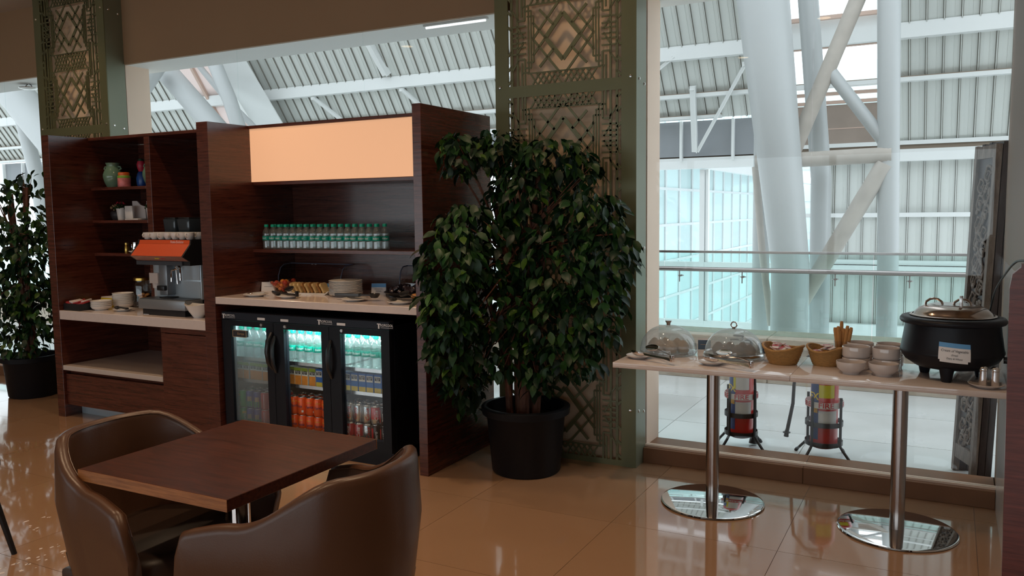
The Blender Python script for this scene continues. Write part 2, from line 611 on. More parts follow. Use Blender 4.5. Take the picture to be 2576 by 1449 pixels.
def dup(root, loc, rz=None, label=None, group=None):
    r = root.copy()
    COL.objects.link(r)
    r.location = loc
    if rz is not None:
        r.rotation_euler = (0, 0, rz)
    if label:
        r['label'] = label
    if group:
        r['group'] = group
    for ch in list(root.children):
        c = ch.copy()
        COL.objects.link(c)
        c.parent = r
        for g in list(ch.children):
            d = g.copy()
            COL.objects.link(d)
            d.parent = c
    return r


_TXT = {}


def text_geo(s, size=1.0, shear=0.0, bold=0.0):
    key = (s, shear, bold)
    if key not in _TXT:
        cu = bpy.data.curves.new('lettering', 'FONT')
        cu.body = s
        cu.align_x = 'CENTER'
        cu.align_y = 'CENTER'
        cu.shear = shear
        cu.offset = bold
        cu.resolution_u = 2
        o = bpy.data.objects.new('lettering', cu)
        COL.objects.link(o)
        dg = bpy.context.evaluated_depsgraph_get()
        me = o.evaluated_get(dg).to_mesh()
        vs = [tuple(v.co) for v in me.vertices]
        fs = [tuple(p.vertices) for p in me.polygons]
        o.evaluated_get(dg).to_mesh_clear()
        bpy.data.objects.remove(o)
        bpy.data.curves.remove(cu)
        _TXT[key] = (vs, fs)
    vs, fs = _TXT[key]
    return [(x * size, y * size) for x, y, z in vs], fs


def flat_text(mb, s, size, fn, shear=0.0, bold=0.0, sx=1.0):
    """fn maps (u, v) of the text plane to a 3-D point"""
    vs, fs = text_geo(s, size, shear, bold)
    mb.raw([fn(u * sx, v) for u, v in vs], fs)
    return mb

# ================================================================== STRUCTURE OF THE LOUNGE
YG = 4.84          # glass plane
ZH = 2.83          # head of the glass
fl = struct(MB().box(-11.2, 4.2, -4.6, 5.05, -0.15, -0.003).build('floor', 'floor_grout', smooth=0))
T = 0.80
tile_me = MB().box(-T / 2 + .0012, T / 2 - .0012, -T / 2 + .0012, T / 2 - .0012, -0.0032, 0.0).mesh('tile', 'floor_tile', smooth=0)
for i in range(-12, 3):
    for j in range(0, 7):
        put('tile', tile_me, fl, (i * T - 0.25, 0.17 + j * T, 0))
pl = MB().box(-11.2, 4.2, -4.6, -.231, -0.0032, 0.0).box(1.75, 4.2, -.231, 4.9, -.0032, 0).box(-11.2, -10.25, -.231, 4.9, -.0032, 0).build('tile_field', 'floor_tile', fl, smooth=0)
pl['kind'] = 'stuff'

struct(MB().box(-11.2, 4.2, -4.6, YG, 3.455, 3.6).build('ceiling', 'ceiling_white', smooth=0))
struct(MB().box(-11.4, -11.2, -4.6, 5.05, 0, 3.6).build('wall_left', 'plaster', smooth=0))
struct(MB().box(4.2, 4.4, -4.6, 5.05, 0, 3.6).build('wall_right', 'plaster', smooth=0))
wb = MB().box(-11.2, 4.2, -4.6, -4.45, 0, 0.5).box(-11.2, 4.2, -4.6, -4.45, 2.38, 3.6)
wb.box(-11.2, -10.9, -4.6, -4.45, 0.5, 2.38).box(2.9, 4.2, -4.6, -4.45, 0.5, 2.38)
struct(wb.build('wall_back', 'plaster', smooth=0))
# the solid band of wall over the glass fronts
struct(MB().box(-11.2, 4.2, YG - .015, YG + .02, ZH, 3.6).build('wall_front', 'plaster', smooth=0))
# piers behind the lattice columns, with reveals beyond the glass
for nm, x0, x1 in (('wall_pier_near', -2.56, -1.632), ('wall_pier_far', -7.15, -6.272)):
    struct(MB().box(x0, x1, YG + .012, 5.09, 0, ZH).build(nm, 'pillar_plaster', smooth=0))
struct(MB().box(0.250, 4.2, 3.44, 5.05, 0, 3.455).build('wall_pillar_right', 'pillar_paint', smooth=0))
struct(MB().box(0.246, 0.250, 3.44, YG - .01, 0, 1.27).build('trim_1', 'pale_wall', smooth=0))


# stone curb below the glass, slab by slab
def curb(name, x0, x1, n):
    r = struct_root(name)
    w = (x1 - x0) / n
    for k in range(n):
        MB().box(x0 + k * w + .001, x0 + (k + 1) * w - .001, YG - .055, 5.05, 0, .092).build('slab', 'curb_stone', r, bevel=.002, seg=1)
    MB().box(x0, x1, YG - .020, YG + .020, .092, .104).build('glazing_channel', 'pillar_plaster', r, smooth=0)
    return r


curb('trim_2', -1.632, 0.246, 2)
curb('trim_3', -6.272, -2.56, 4)
curb('trim_4', -11.2, -7.15, 4)


def window(name, xs):
    r = struct_root(name)
    for a, b in zip(xs[:-1], xs[1:]):
        MB().box(a + .0025, b - .0025, YG - .006, YG + .006, .104, ZH + .002).build('pane', 'window_glass', r, smooth=0)
    return r


window('window_1', [-1.632, -0.69, 0.246])
window('window_2', [-6.272, -4.955, -3.731, -2.56])
window('window_3', [-11.2, -9.25, -7.97, -7.15])
# daylight window behind the photographer
wr = struct_root('window_4')
for k in range(6):
    MB().box(-10.9 + k * 2.3, -8.6 + k * 2.3, -4.53, -4.52, .5, 2.38).build('pane', 'window_glass', wr, smooth=0)
for k in range(7):
    MB().box(-10.95 + k * 2.3, -10.85 + k * 2.3, -4.56, -4.49, .5, 2.38).build('mullion', 'white_paint', wr, smooth=0)
struct(MB().box(-12, 5, -9, -4.6, -.2, -.05).build('floor_behind', 'terrace_tile', smooth=0))

# warm recessed ceiling lamps of the lounge
LAMPS = ((-5.9, 3.55), (-4.2, 3.55), (-2.4, 3.0), (-0.9, 2.6), (-3.2, 1.4), (-5.6, 1.6), (-1.2, 0.6), (-7.6, 2.6), (-2.4, -1.2), (-5.0, -1.2), (-2.0, 4.12), (-6.6, 4.15))  # last two added by the columns to brighten the lattice cores
for k, (lx, ly) in enumerate(LAMPS):
    t = thing('ceiling_lamp', 'round warm recessed downlight in the lounge ceiling', 'lamp', (lx, ly, 3.455), group='downlights in the lounge ceiling')
    MB().lathe([(.085, -.004), (.085, .0), (.065, .0), (.065, -.004)], 20, closed=True).build('rim', 'white_paint', t)
    MB().lathe([(0, -.002), (.064, -.002), (.064, -.001), (0, -.001)], 20).build('diffuser', 'lamp_disc', t)
    ld = bpy.data.lights.new('ceiling_lamp_light', 'SPOT')
    ld.energy = 18.0 if ly > 4 else 62.0 if lx > -4.5 else 38.0
    ld.color = (1.0, 0.70, 0.44)
    ld.spot_size = math.radians(118)
    ld.spot_blend = 0.9
    ld.shadow_soft_size = 0.06
    lo = bpy.data.objects.new('light', ld)
    COL.objects.link(lo)
    lo.parent = t
    lo.location = (0, 0, -.03)

# ================================================================== OUTSIDE THE GLASS
tf = struct(MB().box(-24, 6, 5.05, 7.9, -.2, -.004).build('floor_terrace', 'terrace_grout', smooth=0))
TX, TY = 0.95, 0.81
tt = MB().box(-TX / 2 + .0025, TX / 2 - .0025, -TY / 2 + .0025, TY / 2 - .0025, -.006, 0).mesh('tile', 'terrace_tile', smooth=0)
for i in range(-14, 3):
    for j in range(3):
        put('tile', tt, tf, (i * TX - .33, 5.05 + TY * (j + .5), 0))

# soffit over the glass with a tube lamp and a round lamp
struct(MB().box(-24, 6, YG + .02, 5.25, ZH, 3.02).build('ceiling_soffit', 'soffit_white', smooth=0))
t = thing('tube_lamp', 'thin white tube lamp under the outside soffit', 'lamp', (-3.0, 4.90, ZH))
MB().box(-.25, .25, -.018, .018, -.014, 0).build('housing', 'white_paint', t, bevel=.003)
MB().tube([(-.235, 0, -.020), (.235, 0, -.020)], .008, 8).build('tube', 'tube_glow', t)
t = thing('soffit_lamp', 'round metal lamp with a wire bracket on the far left soffit', 'lamp', (-7.93, 5.05, ZH))
MB().lathe([(0, -.055), (.05, -.052), (.085, -.04), (.088, -.034), (.05, -.028), (0, -.026)], 24).build('shade', 'brushed', t)
for s in (-1, 1):
    MB().tube([(s * .05, 0, -.03), (s * .04, 0, -.012), (s * .015, 0, 0)], .004, 6).build('bracket', 'black_metal', t)

# parapet of stone with a glass balustrade
pr = struct_root('wall_parapet')
for k in range(15):
    x0 = -23.0 + k * 1.8
    MB().box(x0 + .002, x0 + 1.798, 7.46, 7.90, 0, .32).build('slab', 'parapet_stone', pr, bevel=.004, seg=1)
    MB().box(x0 + .002, x0 + 1.798, 7.43, 7.92, .32, .41).build('coping', 'parapet_stone', pr, bevel=.008, seg=1)

bal = thing('glass_balustrade', 'glass balustrade with a steel handrail along the outside parapet', 'railing', (0, 7.56, .41))
xs = [-16.9, -15.5, -14.15, -12.8, -11.44, -10.08, -8.72, -7.36, -6.0, -4.64, -3.28, -2.38, -.565, .79, 1.5]
for a, b in zip(xs[:-1], xs[1:]):
    MB().box(a + .004, b - .004, .02, .032, 0, .735).build('pane', 'rail_glass', bal, smooth=0)
MB().box(-16.9, 1.5, .014, .038, .735, .757).build('top_rail', 'rail_steel', bal, bevel=.003, seg=1)
MB().tube([(-16.9, -.045, .590), (1.5, -.045, .590)], .021, 12).build('handrail', 'rail_steel', bal)
for bx in (-14.9, -13.5, -12.1, -10.8, -9.4, -8.1, -6.7, -5.4, -4.1, -2.9, -2.214, -1.641, -.859, -.285, .4, 1.1):
    MB().tube([(bx, -.045, .57), (bx, -.045, .47)], .005, 6).tube([(bx, -.045, .525), (bx, .02, .525)], .010, 8).lathe([(0, -.004), (.026, -.004), (.026, .004), (0, .004)], 14, (bx, -.002, .525)).build('bracket', 'rail_steel', bal)

# ribbed sheet roof: vertical wall sheets below, sloping sheets above, one panel per rib
PITCH = 0.16
YW, ZK, KS = 10.6, 2.15, 0.69
sd = Vector((0, -KS, 1.0)).normalized()                  # up the slope
sn = Vector((0, -1.0, -KS)).normalized()                 # towards the terrace
roof = struct_root('wall_canopy')


def sheet(length, d, n, name):
    d, n = Vector(d), Vector(n)
    prof = [(-.08, 0), (-.032, 0), (-.030, .004), (-.024, .004), (-.022, 0), (.020, 0), (.030, .024), (.038, .024), (.045, 0), (.08, 0)]
    mb = MB()
    vs = []
    for s in (0, length):
        for u, w in prof:
            vs.append(Vector((u, 0, 0)) + d * s + n * w)
    k = len(prof)
    for s in (0, length):
        for u, w in prof:
            vs.append(Vector((u, 0, 0)) + d * s + n * (w - .003))
    for i in range(k - 1):
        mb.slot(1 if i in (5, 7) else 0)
        mb.raw([vs[i], vs[i + 1], vs[k + i + 1], vs[k + i]], [(0, 1, 2, 3)])
        mb.raw([vs[2 * k + i], vs[2 * k + i + 1], vs[3 * k + i + 1], vs[3 * k + i]], [(3, 2, 1, 0)])
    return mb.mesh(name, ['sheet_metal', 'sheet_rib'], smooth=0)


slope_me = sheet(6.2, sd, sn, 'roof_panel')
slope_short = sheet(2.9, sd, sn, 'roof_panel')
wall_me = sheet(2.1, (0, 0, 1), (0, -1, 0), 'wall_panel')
n_in = 0
for k in range(-110, 10):
    x = k * PITCH
    if -1.73 < x < -.67:
        continue                                        # the open skylight strip
    if -11.0 < x < -9.72:
        continue                                        # the milky skylight strip
    base = Vector((x, YW, ZK)) + (sd * .62 if x < -1.7 else sd * 0)
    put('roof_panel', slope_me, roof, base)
for k in range(-8, 10):
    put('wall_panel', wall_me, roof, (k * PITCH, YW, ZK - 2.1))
for k in range(3):
    x0 = -11.04 + k * .44
    p0 = Vector((0, YW, ZK)) + sd * .62
    p1 = p0 + sd * 4.0
    MB().hexa([p0 + Vector((x0 + .02, 0, 0)), p0 + Vector((x0 + .42, 0, 0)), p0 + Vector((x0 + .42, .012, 0)), p0 + Vector((x0 + .02, .012, 0))],
              [p1 + Vector((x0 + .02, 0, 0)), p1 + Vector((x0 + .42, 0, 0)), p1 + Vector((x0 + .42, .012, 0)), p1 + Vector((x0 + .02, .012, 0))]).build('skylight_sheet', 'skylight_sheet', roof, smooth=0)
    MB().bar(p0 + Vector((x0, -.02, 0)), p1 + Vector((x0, -.02, 0)), .05, .06, up=sn).build('skylight_bar', 'skylight_frame', roof, smooth=0)
# grey clerestory strip under the sloping sheets left of the big columns
gp = MB()
for k in range(0, 24):
    x0 = -17.35 + k * .65
    if x0 + .62 > -1.65:
        break
    MB().box(x0 + .01, x0 + .63, YW - .16, YW - .12, ZK + .06, ZK + .50).build('clerestory_panel', 'grey_panel', roof, smooth=0)
    MB().box(x0 - .02, x0 + .01, YW - .22, YW - .15, ZK + .0, ZK + .5).build('clerestory_post', 'white_paint', roof, smooth=0)


def on_slope(z):
    return YW - KS * (z - ZK)


def beam(name, label, x0, x1, y, z0, z1, depth, shaded=True):
    t = thing(name, label, 'beam', ((x0 + x1) / 2, y, z0))
    hw = (x1 - x0) / 2
    h = z1 - z0
    MB().box(-hw, hw, -depth, -depth + .03, 0, h * .58).build('flange', 'white_paint', t, smooth=0)
    MB().box(-hw, hw, -depth + .03, 0.02, 0.0, .03).build('lower_web', 'white_paint', t, smooth=0)
    MB().box(-hw, hw, -depth + .05, -depth + .06, .03, h * .82).build('shaded_web', 'beam_shade_dust', t, smooth=0)  # brown web stands in for the shade under the upper lip
    MB().box(-hw, hw, -depth + .02, 0, h * .80, h).build('upper_lip', 'white_paint', t, smooth=0)
    return t


beam('roof_beam', 'deep white steel roof beam with a shade-brown web running across all windows', -17.6, 1.5, 9.83, 3.29, 3.56, .14)
t = thing('roof_girt', 'slim white girt under the sloping roof sheets', 'beam', (-8, on_slope(2.90), 2.885))
MB().box(-10, 9.2, -.10, .02, 0, .045).build('face', 'white_paint', t, smooth=0)
MB().box(-10, 9.2, -.09, .02, .045, .056).build('dusty_top', 'beam_shade_dust', t, smooth=0)
t = thing('roof_girt', 'thin white rail above the grey clerestory strip', 'beam', (-9.6, on_slope(2.66), 2.65))
MB().box(-8, 7.1, -.10, .02, 0, .035).build('face', 'white_paint', t, smooth=0)
MB().box(-8, 7.1, -.09, .02, .035, .045).build('dusty_top', 'beam_shade_dust', t, smooth=0)
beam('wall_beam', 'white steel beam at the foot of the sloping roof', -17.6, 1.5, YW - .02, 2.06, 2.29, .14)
t = thing('wall_girt', 'narrow white girt halfway up the ribbed wall', 'beam', (.15, YW - .01, 1.428))
MB().box(-1.8, 1.8, -.06, .0, 0, .05).build('face', 'white_paint', t, smooth=0)
t = thing('wall_girt', 'white girt on the ribbed wall level with the handrail', 'beam', (.15, YW - .01, .779))
MB().box(-1.8, 1.8, -.08, .0, 0, .085).build('face', 'white_paint', t, smooth=0)
MB().box(-1.8, 1.8, -.05, .0, .095, .15).build('upper_lip', 'white_paint', t, smooth=0)
t = thing('wall_sill', 'low white sill at the foot of the ribbed wall', 'beam', (.15, YW - .01, -.05))
MB().box(-1.8, 1.8, -.10, .0, 0, .22).build('face', 'white_paint', t, smooth=0)
# outer ground so that the world outside has a floor
struct(MB().box(-60, 30, 7.95, 70, -3.1, -3.0).build('floor_ground', 'terrace_tile', smooth=0))
# brown soffit and skylight purlins in the open strip between the columns
t = thing('skylight_strip', 'open skylight strip with rusty purlins between the white columns', 'skylight', (-1.2, 10.2, 2.05))
MB().hexa([(-.53, .26, .24), (.52, .26, .24), (.52, .29, .24), (-.53, .29, .24)], [(-.53, .02, .66), (.52, .02, .66), (.52, .05, .66), (-.53, .05, .66)]).build('soffit_panel', 'brown_panel', t, smooth=0)
for (z, h) in ((.40, .03), (.67, .035), (.76, .035), (1.23, .028), (1.36, .10), (1.50, .04)):
    y = on_slope(2.05 + z) - 10.2
    MB().box(-.55, .53, y - .03, y + .03, z, z + h).build('purlin', 'skylight_frame' if h < .09 else 'white_paint', t, smooth=0)


def pipe(label, pts, r, m='white_tube', n=20):
    t = thing('steel_pipe', label, 'pipe', pts[0])
    p0 = Vector(pts[0])
    MB().tube([Vector(p) - p0 for p in pts], r, n).build('pipe_body', m, t)
    # weld collar where the pipe meets its neighbour
    e = (Vector(pts[-1]) - p0)
    d = (e - (Vector(pts[-2]) - p0)).normalized()
    rr = r[-1] if isinstance(r, list) else r
    MB().tube([e - d * .05, e - d * .035], rr * 1.025, n).build('weld_collar', m, t)
    return t


pipe('thick tapering white column leaning left at its top', [(-1.37, 8.4, -.2), (-1.375, 8.4, 1.0), (-1.672, 8.4, 3.55), (-1.93, 8.4, 5.7)], [.178, .178, .245, .27], n=28)
pipe('white round column just left behind the leaning column', [(-1.77, 9.0, -.4), (-1.775, 9.0, 3.2)], .088)
pipe('slim white round column in front of the skylight strip', [(-1.172, 9.0, -.4), (-1.185, 9.0, 1.85), (-1.345, 9.0, 3.63), (-1.48, 9.0, 5.2)], .10)
pipe('straight white round column left of the carved screen', [(-.505, 8.6, -.4), (-.52, 8.6, 1.2), (-.573, 8.6, 3.45), (-.62, 8.6, 5.4)], [.092, .094, .102, .104])
pipe('dusty pipe rising right from the leaning column across the skylight', [(-1.40, 8.58, 2.08), (-.848, 8.6, 3.48), (-.35, 8.6, 4.75)], .074, 'dusty_tube')
pipe('white pipe falling right from the crossing to the straight column', [(-1.06, 8.60, 2.83), (-.565, 8.6, 2.14)], .060)
pipe('level dusty pipe between the leaning and the straight column', [(-1.74, 8.52, 2.005), (-.51, 8.55, 2.032)], .072, 'dusty_tube')
pipe('dusty pipe falling left from the straight column behind the handrail', [(-.565, 8.55, 1.95), (-1.205, 8.55, .775), (-1.31, 8.55, .58)], .080, 'dusty_tube')
pipe('thin pipe in shade beside the foot of the leaning column', [(-1.78, 8.7, 1.97), (-1.70, 8.7, 1.1), (-1.60, 8.7, .35)], .036, 'dusty_tube')
pipe('white pipe crossing the far end of the middle window', [(-11.0, 8.3, 2.85), (-10.55, 8.3, 3.24), (-10.0, 8.3, 3.72)], .13)
pipe('wide white column falling right behind the cabinet', [(-10.9, 8.7, 4.2), (-10.2, 8.7, 3.54), (-9.30, 8.7, 2.72), (-8.6, 8.7, 2.05)], .16)
pipe('curved white arch pipe beside the skylight in the middle window', [(-9.75, 8.6, 4.5), (-9.23, 8.6, 3.65), (-8.98, 8.6, 3.15), (-8.82, 8.6, 2.74), (-8.6, 8.6, 1.8)], .10)
pipe('thin white strut behind the curved arch pipe', [(-10.4, 9.2, 4.0), (-9.7, 9.2, 3.3), (-9.1, 9.2, 2.8)], .045)
pipe('broad white pipe falling right in the far left window', [(-15.0, 8.6, 4.5), (-13.95, 8.6, 3.66), (-13.25, 8.6, 3.05), (-12.6, 8.6, 2.5)], .28)
pipe('white column behind the far left tree', [(-14.5, 9.0, 3.7), (-14.3, 9.0, 3.0), (-14.05, 9.0, 2.2), (-13.9, 9.0, 1.2)], .12)


def brace(label, p0, p1, w=.055):
    t = thing('roof_brace', label, 'brace', p0)
    p1 = Vector(p1) - Vector(p0)
    MB().bar((0, 0, 0), p1, w, .012, up=sn).bar(Vector((w * .45, 0, 0)), p1 + Vector((w * .45, 0, 0)), .012, w, up=sn).build('angle_bar', 'white_paint', t, smooth=0)
    q = p1 * .02
    MB().cbox(q, (.07, .015, .05)).build('gusset', 'white_paint', t, smooth=0)
    return t


brace('white angle brace under the beam, left one over the light box', (-8.46, 9.72, 3.27), (-8.05, 10.02, 2.86))
brace('white angle brace under the beam, right one over the light box', (-6.86, 9.72, 3.27), (-6.50, 10.02, 2.86))
brace('wide white strap lying down the roof sheets above the beam', (-7.14, 9.36, 3.88), (-7.04, 9.62, 3.46), .12)
brace('thin white diagonal rod left of the leaning column', (-2.12, 9.78, 3.21), (-2.83, 10.34, 2.26), .04)
brace('upright white hanger left of the leaning column', (-2.78, 9.92, 3.0), (-2.87, 10.36, 2.26), .07)
brace('short white brace at the left edge of the near window', (-3.30, 9.80, 3.12), (-2.95, 9.70, 3.33), .04)
brace('diagonal brace in the far left window', (-14.3, 9.6, 3.3), (-12.9, 10.4, 2.3), .08)
t = thing('roof_gutter', 'smooth grey-white gutter plate beside the arch pipe', 'gutter', (-9.45, 9.62, 3.1))
MB().hexa([(-.20, .40, -.55), (.40, .40, -.55), (.40, .42, -.55), (-.20, .42, -.55)],
          [(-.42, -.62, .9), (.22, -.62, .9), (.22, -.60, .9), (-.42, -.60, .9)]).build('plate', 'white_paint', t, smooth=0)
MB().bar((-.20, .39, -.55), (-.42, -.63, .9), .05, .10).build('edge_lip', 'soffit_white', t, smooth=0)
# mullion and frame of the opening left of the columns
t = thing('opening_frame', 'white frame with one mullion in the opening left of the columns', 'frame', (-2.82, YW, .05))
MB().box(-.03, .03, -.06, .03, 0, 2.0).build('mullion', 'white_paint', t, smooth=0)
MB().box(.045, .075, -.04, .03, 0, 2.0).build('mullion_bead', 'white_paint', t, smooth=0)
MB().box(-8.0, 1.4, -.052, .025, .72, .82).build('transom', 'white_paint', t, smooth=0)
MB().box(-8.0, 1.4, -.055, .025, -.08, .06).build('sill', 'white_paint', t, smooth=0)

# glazed neighbouring building seen through the opening
b = thing('glazed_building', 'pale green glass building seen beyond the opening', 'building', (-5.6, 13.6, -3.0))
PW, PH = 1.05, .80
gm = MB().box(-.02, .02, -PW / 2 + .03, PW / 2 - .03, -PH / 2 + .03, PH / 2 - .03).mesh('pane', 'facade_glass', smooth=0)
for j in range(14):
    for i in range(9):
        put('pane', gm, b, (0, .5 + j * PW, .6 + i * PH))
MB().box(-.3, -.03, 0, 15.2, 0, 7.6).build('backing', 'facade_frame', b, smooth=0)
for j in range(15):
    MB().box(-.03, .05, -.02 + j * PW - .02, .02 + j * PW + .02, .2, 7.6).build('mullion', 'facade_frame', b, smooth=0)
for i in range(10):
    MB().box(-.03, .06, 0, 15, .2 + i * PH - .03, .2 + i * PH + .03).build('transom', 'facade_frame', b, smooth=0)
MB().hexa([(.0, -1, 5.55), (3.2, -1, 5.0), (3.2, 16, 5.0), (.0, 16, 5.55)], [(.0, -1, 5.75), (3.2, -1, 5.12), (3.2, 16, 5.12), (.0, 16, 5.75)]).build('canopy', 'facade_frame', b, smooth=0)
b2 = thing('glazed_building', 'white slatted facade closing the view beyond the opening', 'building', (-4.0, 31.0, -3.0))
MB().box(-12, 6, 0, .4, 0, 9.5).build('facade', 'facade_frame', b2, smooth=0)
for i in range(8):
    for k in range(9):
        put('window', MB().box(-.9, .9, -.06, 0, -.42, .42).mesh('window', 'facade_glass', smooth=0) if (i, k) == (0, 0) else bpy.data.meshes['window'], b2, (-11 + k * 2.0, 0, .8 + i * 1.1))

# ================================================================== LATTICE COLUMNS
def lattice_bars(mb, v0, v1, flip, y0, y1):
    """one art deco motif between heights v0 and v1 (local x = u, z = v)"""
    h = v1 - v0
    c = (v0 + v1) / 2
    H = h / 2

    def seg(a, b, w):
        for su in (1, -1):
            for sv in (1, -1):
                p = Vector((a[0] * su, 0, c + a[1] * sv * H))
                q = Vector((b[0] * su, 0, c + b[1] * sv * H))
                d = q - p
                if d.length < 1e-4:
                    continue
                d.normalize()
                n = Vector((-d.z, 0, d.x)) * w / 2
                pts = [(p - n), (q - n), (q + n), (p + n)]
                mb.prism([(t.x, t.z) for t in pts], y0, y1, 'y')
    # central diamonds
    seg((0, .50), (.115, 0), .026)
    seg((.0, .86), (.200, 0), .014)
    seg((.0575, .25), (.155, .62), .016)
    seg((.115, .0), (.20, .36), .014)
    # cross hatch towards the panel rails
    for k in range(5):
        seg((.010 + k * .040, 1.0), (.060 + k * .040, .74), .009)
        seg((.060 + k * .036, 1.0), (.010 + k * .036, .74), .009)
    seg((.0, .74), (.24, .74), .008)
    # stepped verticals
    for k, (u, a) in enumerate(((.195, .50), (.212, .62), (.230, .72))):
        seg((u, 0), (u, a), .008)
        seg((u, a), (u + .045, a), .010)
    seg((.255, .42), (.255, 1.0), .011)
    seg((.275, .50), (.275, 1.0), .011)
    seg((.255, .42), (.305, .42), .011)
    # outer ladder
    seg((.305, 0), (.305, 1.0), .014)
    for a in (.06, .16, .30):
        seg((.250, a), (.345, a), .010)
    seg((.262, .04), (.300, .26), .010)
    seg((.300, .45), (.345, .68), .010)
    seg((.345, 0), (.345, 1.0), .016)
    for a in (.22, .55, .85):
        seg((.345, a), (.372, a + .10), .014)


def lattice_panel(v0, v1, n, w2, name):
    mb = MB()
    y0, y1 = 0.0, .008
    f = .372
    mb.box(-w2, -f, y0, y1, v0, v1).box(f, w2, y0, y1, v0, v1)
    m = .035
    mb.box(-f, f, y0, y1, v0, v0 + m).box(-f, f, y0, y1, v1 - m, v1)
    hh = (v1 - v0 - 2 * m) / n
    for k in range(n):
        lattice_bars(mb, v0 + m + k * hh, v0 + m + (k + 1) * hh, k, y0 + .0008 * (k % 2), y1)
    return mb


COLW = .464
low_me = lattice_panel(.0, 2.285, 4, COLW, 'lattice').mesh('lattice_sheet', 'sage_paint', smooth=0)
up_me = lattice_panel(2.285, 3.455, 2, COLW, 'lattice').mesh('lattice_sheet', 'sage_paint', smooth=0)


def lattice_column(x, label):
    t = thing('lattice_column', label, 'column', (x, 4.65, 0))
    put('lattice_sheet', low_me, t)
    put('lattice_sheet', up_me, t)
    MB().box(-.38, .38, .085, .17, 0.0, 3.45).build('core', 'core_cream', t, smooth=0)
    for s in (-1, 1):
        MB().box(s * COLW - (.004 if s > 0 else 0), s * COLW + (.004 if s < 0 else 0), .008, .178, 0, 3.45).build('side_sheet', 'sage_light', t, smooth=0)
    st = MB().lathe([(0, -.006), (.007, -.006), (.009, -.003), (.009, 0), (0, 0)], 10)
    stx = MB()
    for z in (.35, 1.35, 2.32, 3.27):
        for u in (-.43, .43):
            MB().lathe([(0, -.007), (.007, -.006), (.010, -.002), (.010, 0), (0, 0)], 10).xf(Matrix.Translation((u, 0, z)) @ Matrix.Rotation(-PI / 2, 4, 'X')).build('stud', 'stud_metal', t)
        for yy in (.05, .14):
            MB().lathe([(0, -.007), (.007, -.006), (.010, -.002), (.010, 0), (0, 0)], 10).xf(Matrix.Translation((COLW, yy, z - .03 * yy / .14)) @ Matrix.Rotation(-PI / 2, 4, 'Y')).build('stud', 'stud_metal', t)
    return t


lattice_column(-2.096, 'sage green lattice column behind the big potted tree')
lattice_column(-6.711, 'sage green lattice column behind the left end of the cabinet')

# ================================================================== BUFFET CABINET
CF = 3.972
cab = thing('buffet_cabinet', 'tall dark walnut buffet cabinet with panels, shelves and counters', 'cabinet', (-4.4, CF, 0))


def cb(name, x0, x1, y0, y1, z0, z1, m, bevel=.0015, parent=None):
    return MB().box(x0 + 4.4, x1 + 4.4, y0 - CF, y1 - CF, z0, z1).build(name, m, parent or cab, bevel=bevel, seg=1)


BK = 4.775
cb('side_panel', -6.125, -6.041, CF, BK, 0, 2.165, 'walnut_y')
cb('partition_panel', -4.466, -4.362, CF, BK, 0, 2.165, 'walnut_y')
cb('side_panel', -2.732, -2.672, CF, BK, 0, 2.165, 'walnut_y')
cb('back_panel', -6.041, -4.466, BK - .02, BK, 0, 2.14, 'walnut_x')
cb('back_panel', -4.362, -2.732, BK - .02, BK, 0, 2.14, 'walnut_x')
cb('top_panel', -6.041, -4.466, 4.30, BK, 2.142, 2.165, 'walnut_x')
cb('top_panel', -4.362, -2.732, 4.335, BK, 2.145, 2.165, 'walnut_x')
cb('upright', -5.398, -5.338, 4.30, BK - .02, .833, 2.142, 'walnut_y')
for z in (1.775, 1.517, 1.258):
    cb('shelf', -6.041, -5.398, 4.30, BK - .02, z - .022, z, 'walnut_x')
cb('shelf', -4.362, -2.732, 4.335, BK - .02, 1.282, 1.305, 'walnut_x')
lb = cb('light_box', -4.362, -2.732, 4.36, BK - .02, 1.752, 1.774, 'walnut_x')
cb('diffuser', -4.360, -2.734, 4.345, 4.357, 1.776, 2.143, 'lightbox_face', bevel=0, parent=None)
cb('counter', -6.041, -4.466, CF + .002, BK - .02, .764, .833, 'counter_stone', bevel=.003)
cb('counter', -4.362, -2.732, CF + .002, BK - .02, .953, 1.000, 'counter_stone', bevel=.003)
cb('lower_shelf', -6.041, -4.922, CF + .004, BK - .02, .370, .406, 'counter_shelf', bevel=.002)
cb('drawer_front', -6.036, -4.927, CF + .022, CF + .042, .095, .338, 'walnut_x')
cb('drawer_box', -6.036, -4.927, CF + .06, BK - .05, .095, .368, 'walnut_x')
dr = cb('door', -4.918, -4.472, CF + .006, CF + .026, .030, .722, 'walnut_x')
cb('filler_strip', -4.922, -4.466, CF + .008, CF + .028, .727, .762, 'walnut_x')
cb('inner_partition', -4.922, -4.902, CF + .027, BK - .02, .03, .76, 'walnut_y')
cb('kick_board', -6.041, -4.93, CF + .14, CF + .155, 0, .094, 'steel_panel')
cb('gap_shade_sheet', -4.360, -2.734, BK - .03, BK - .021, 0.0, .95, 'gap_shade_black', bevel=0)  # black sheet standing in for the deep shade beside the fridge
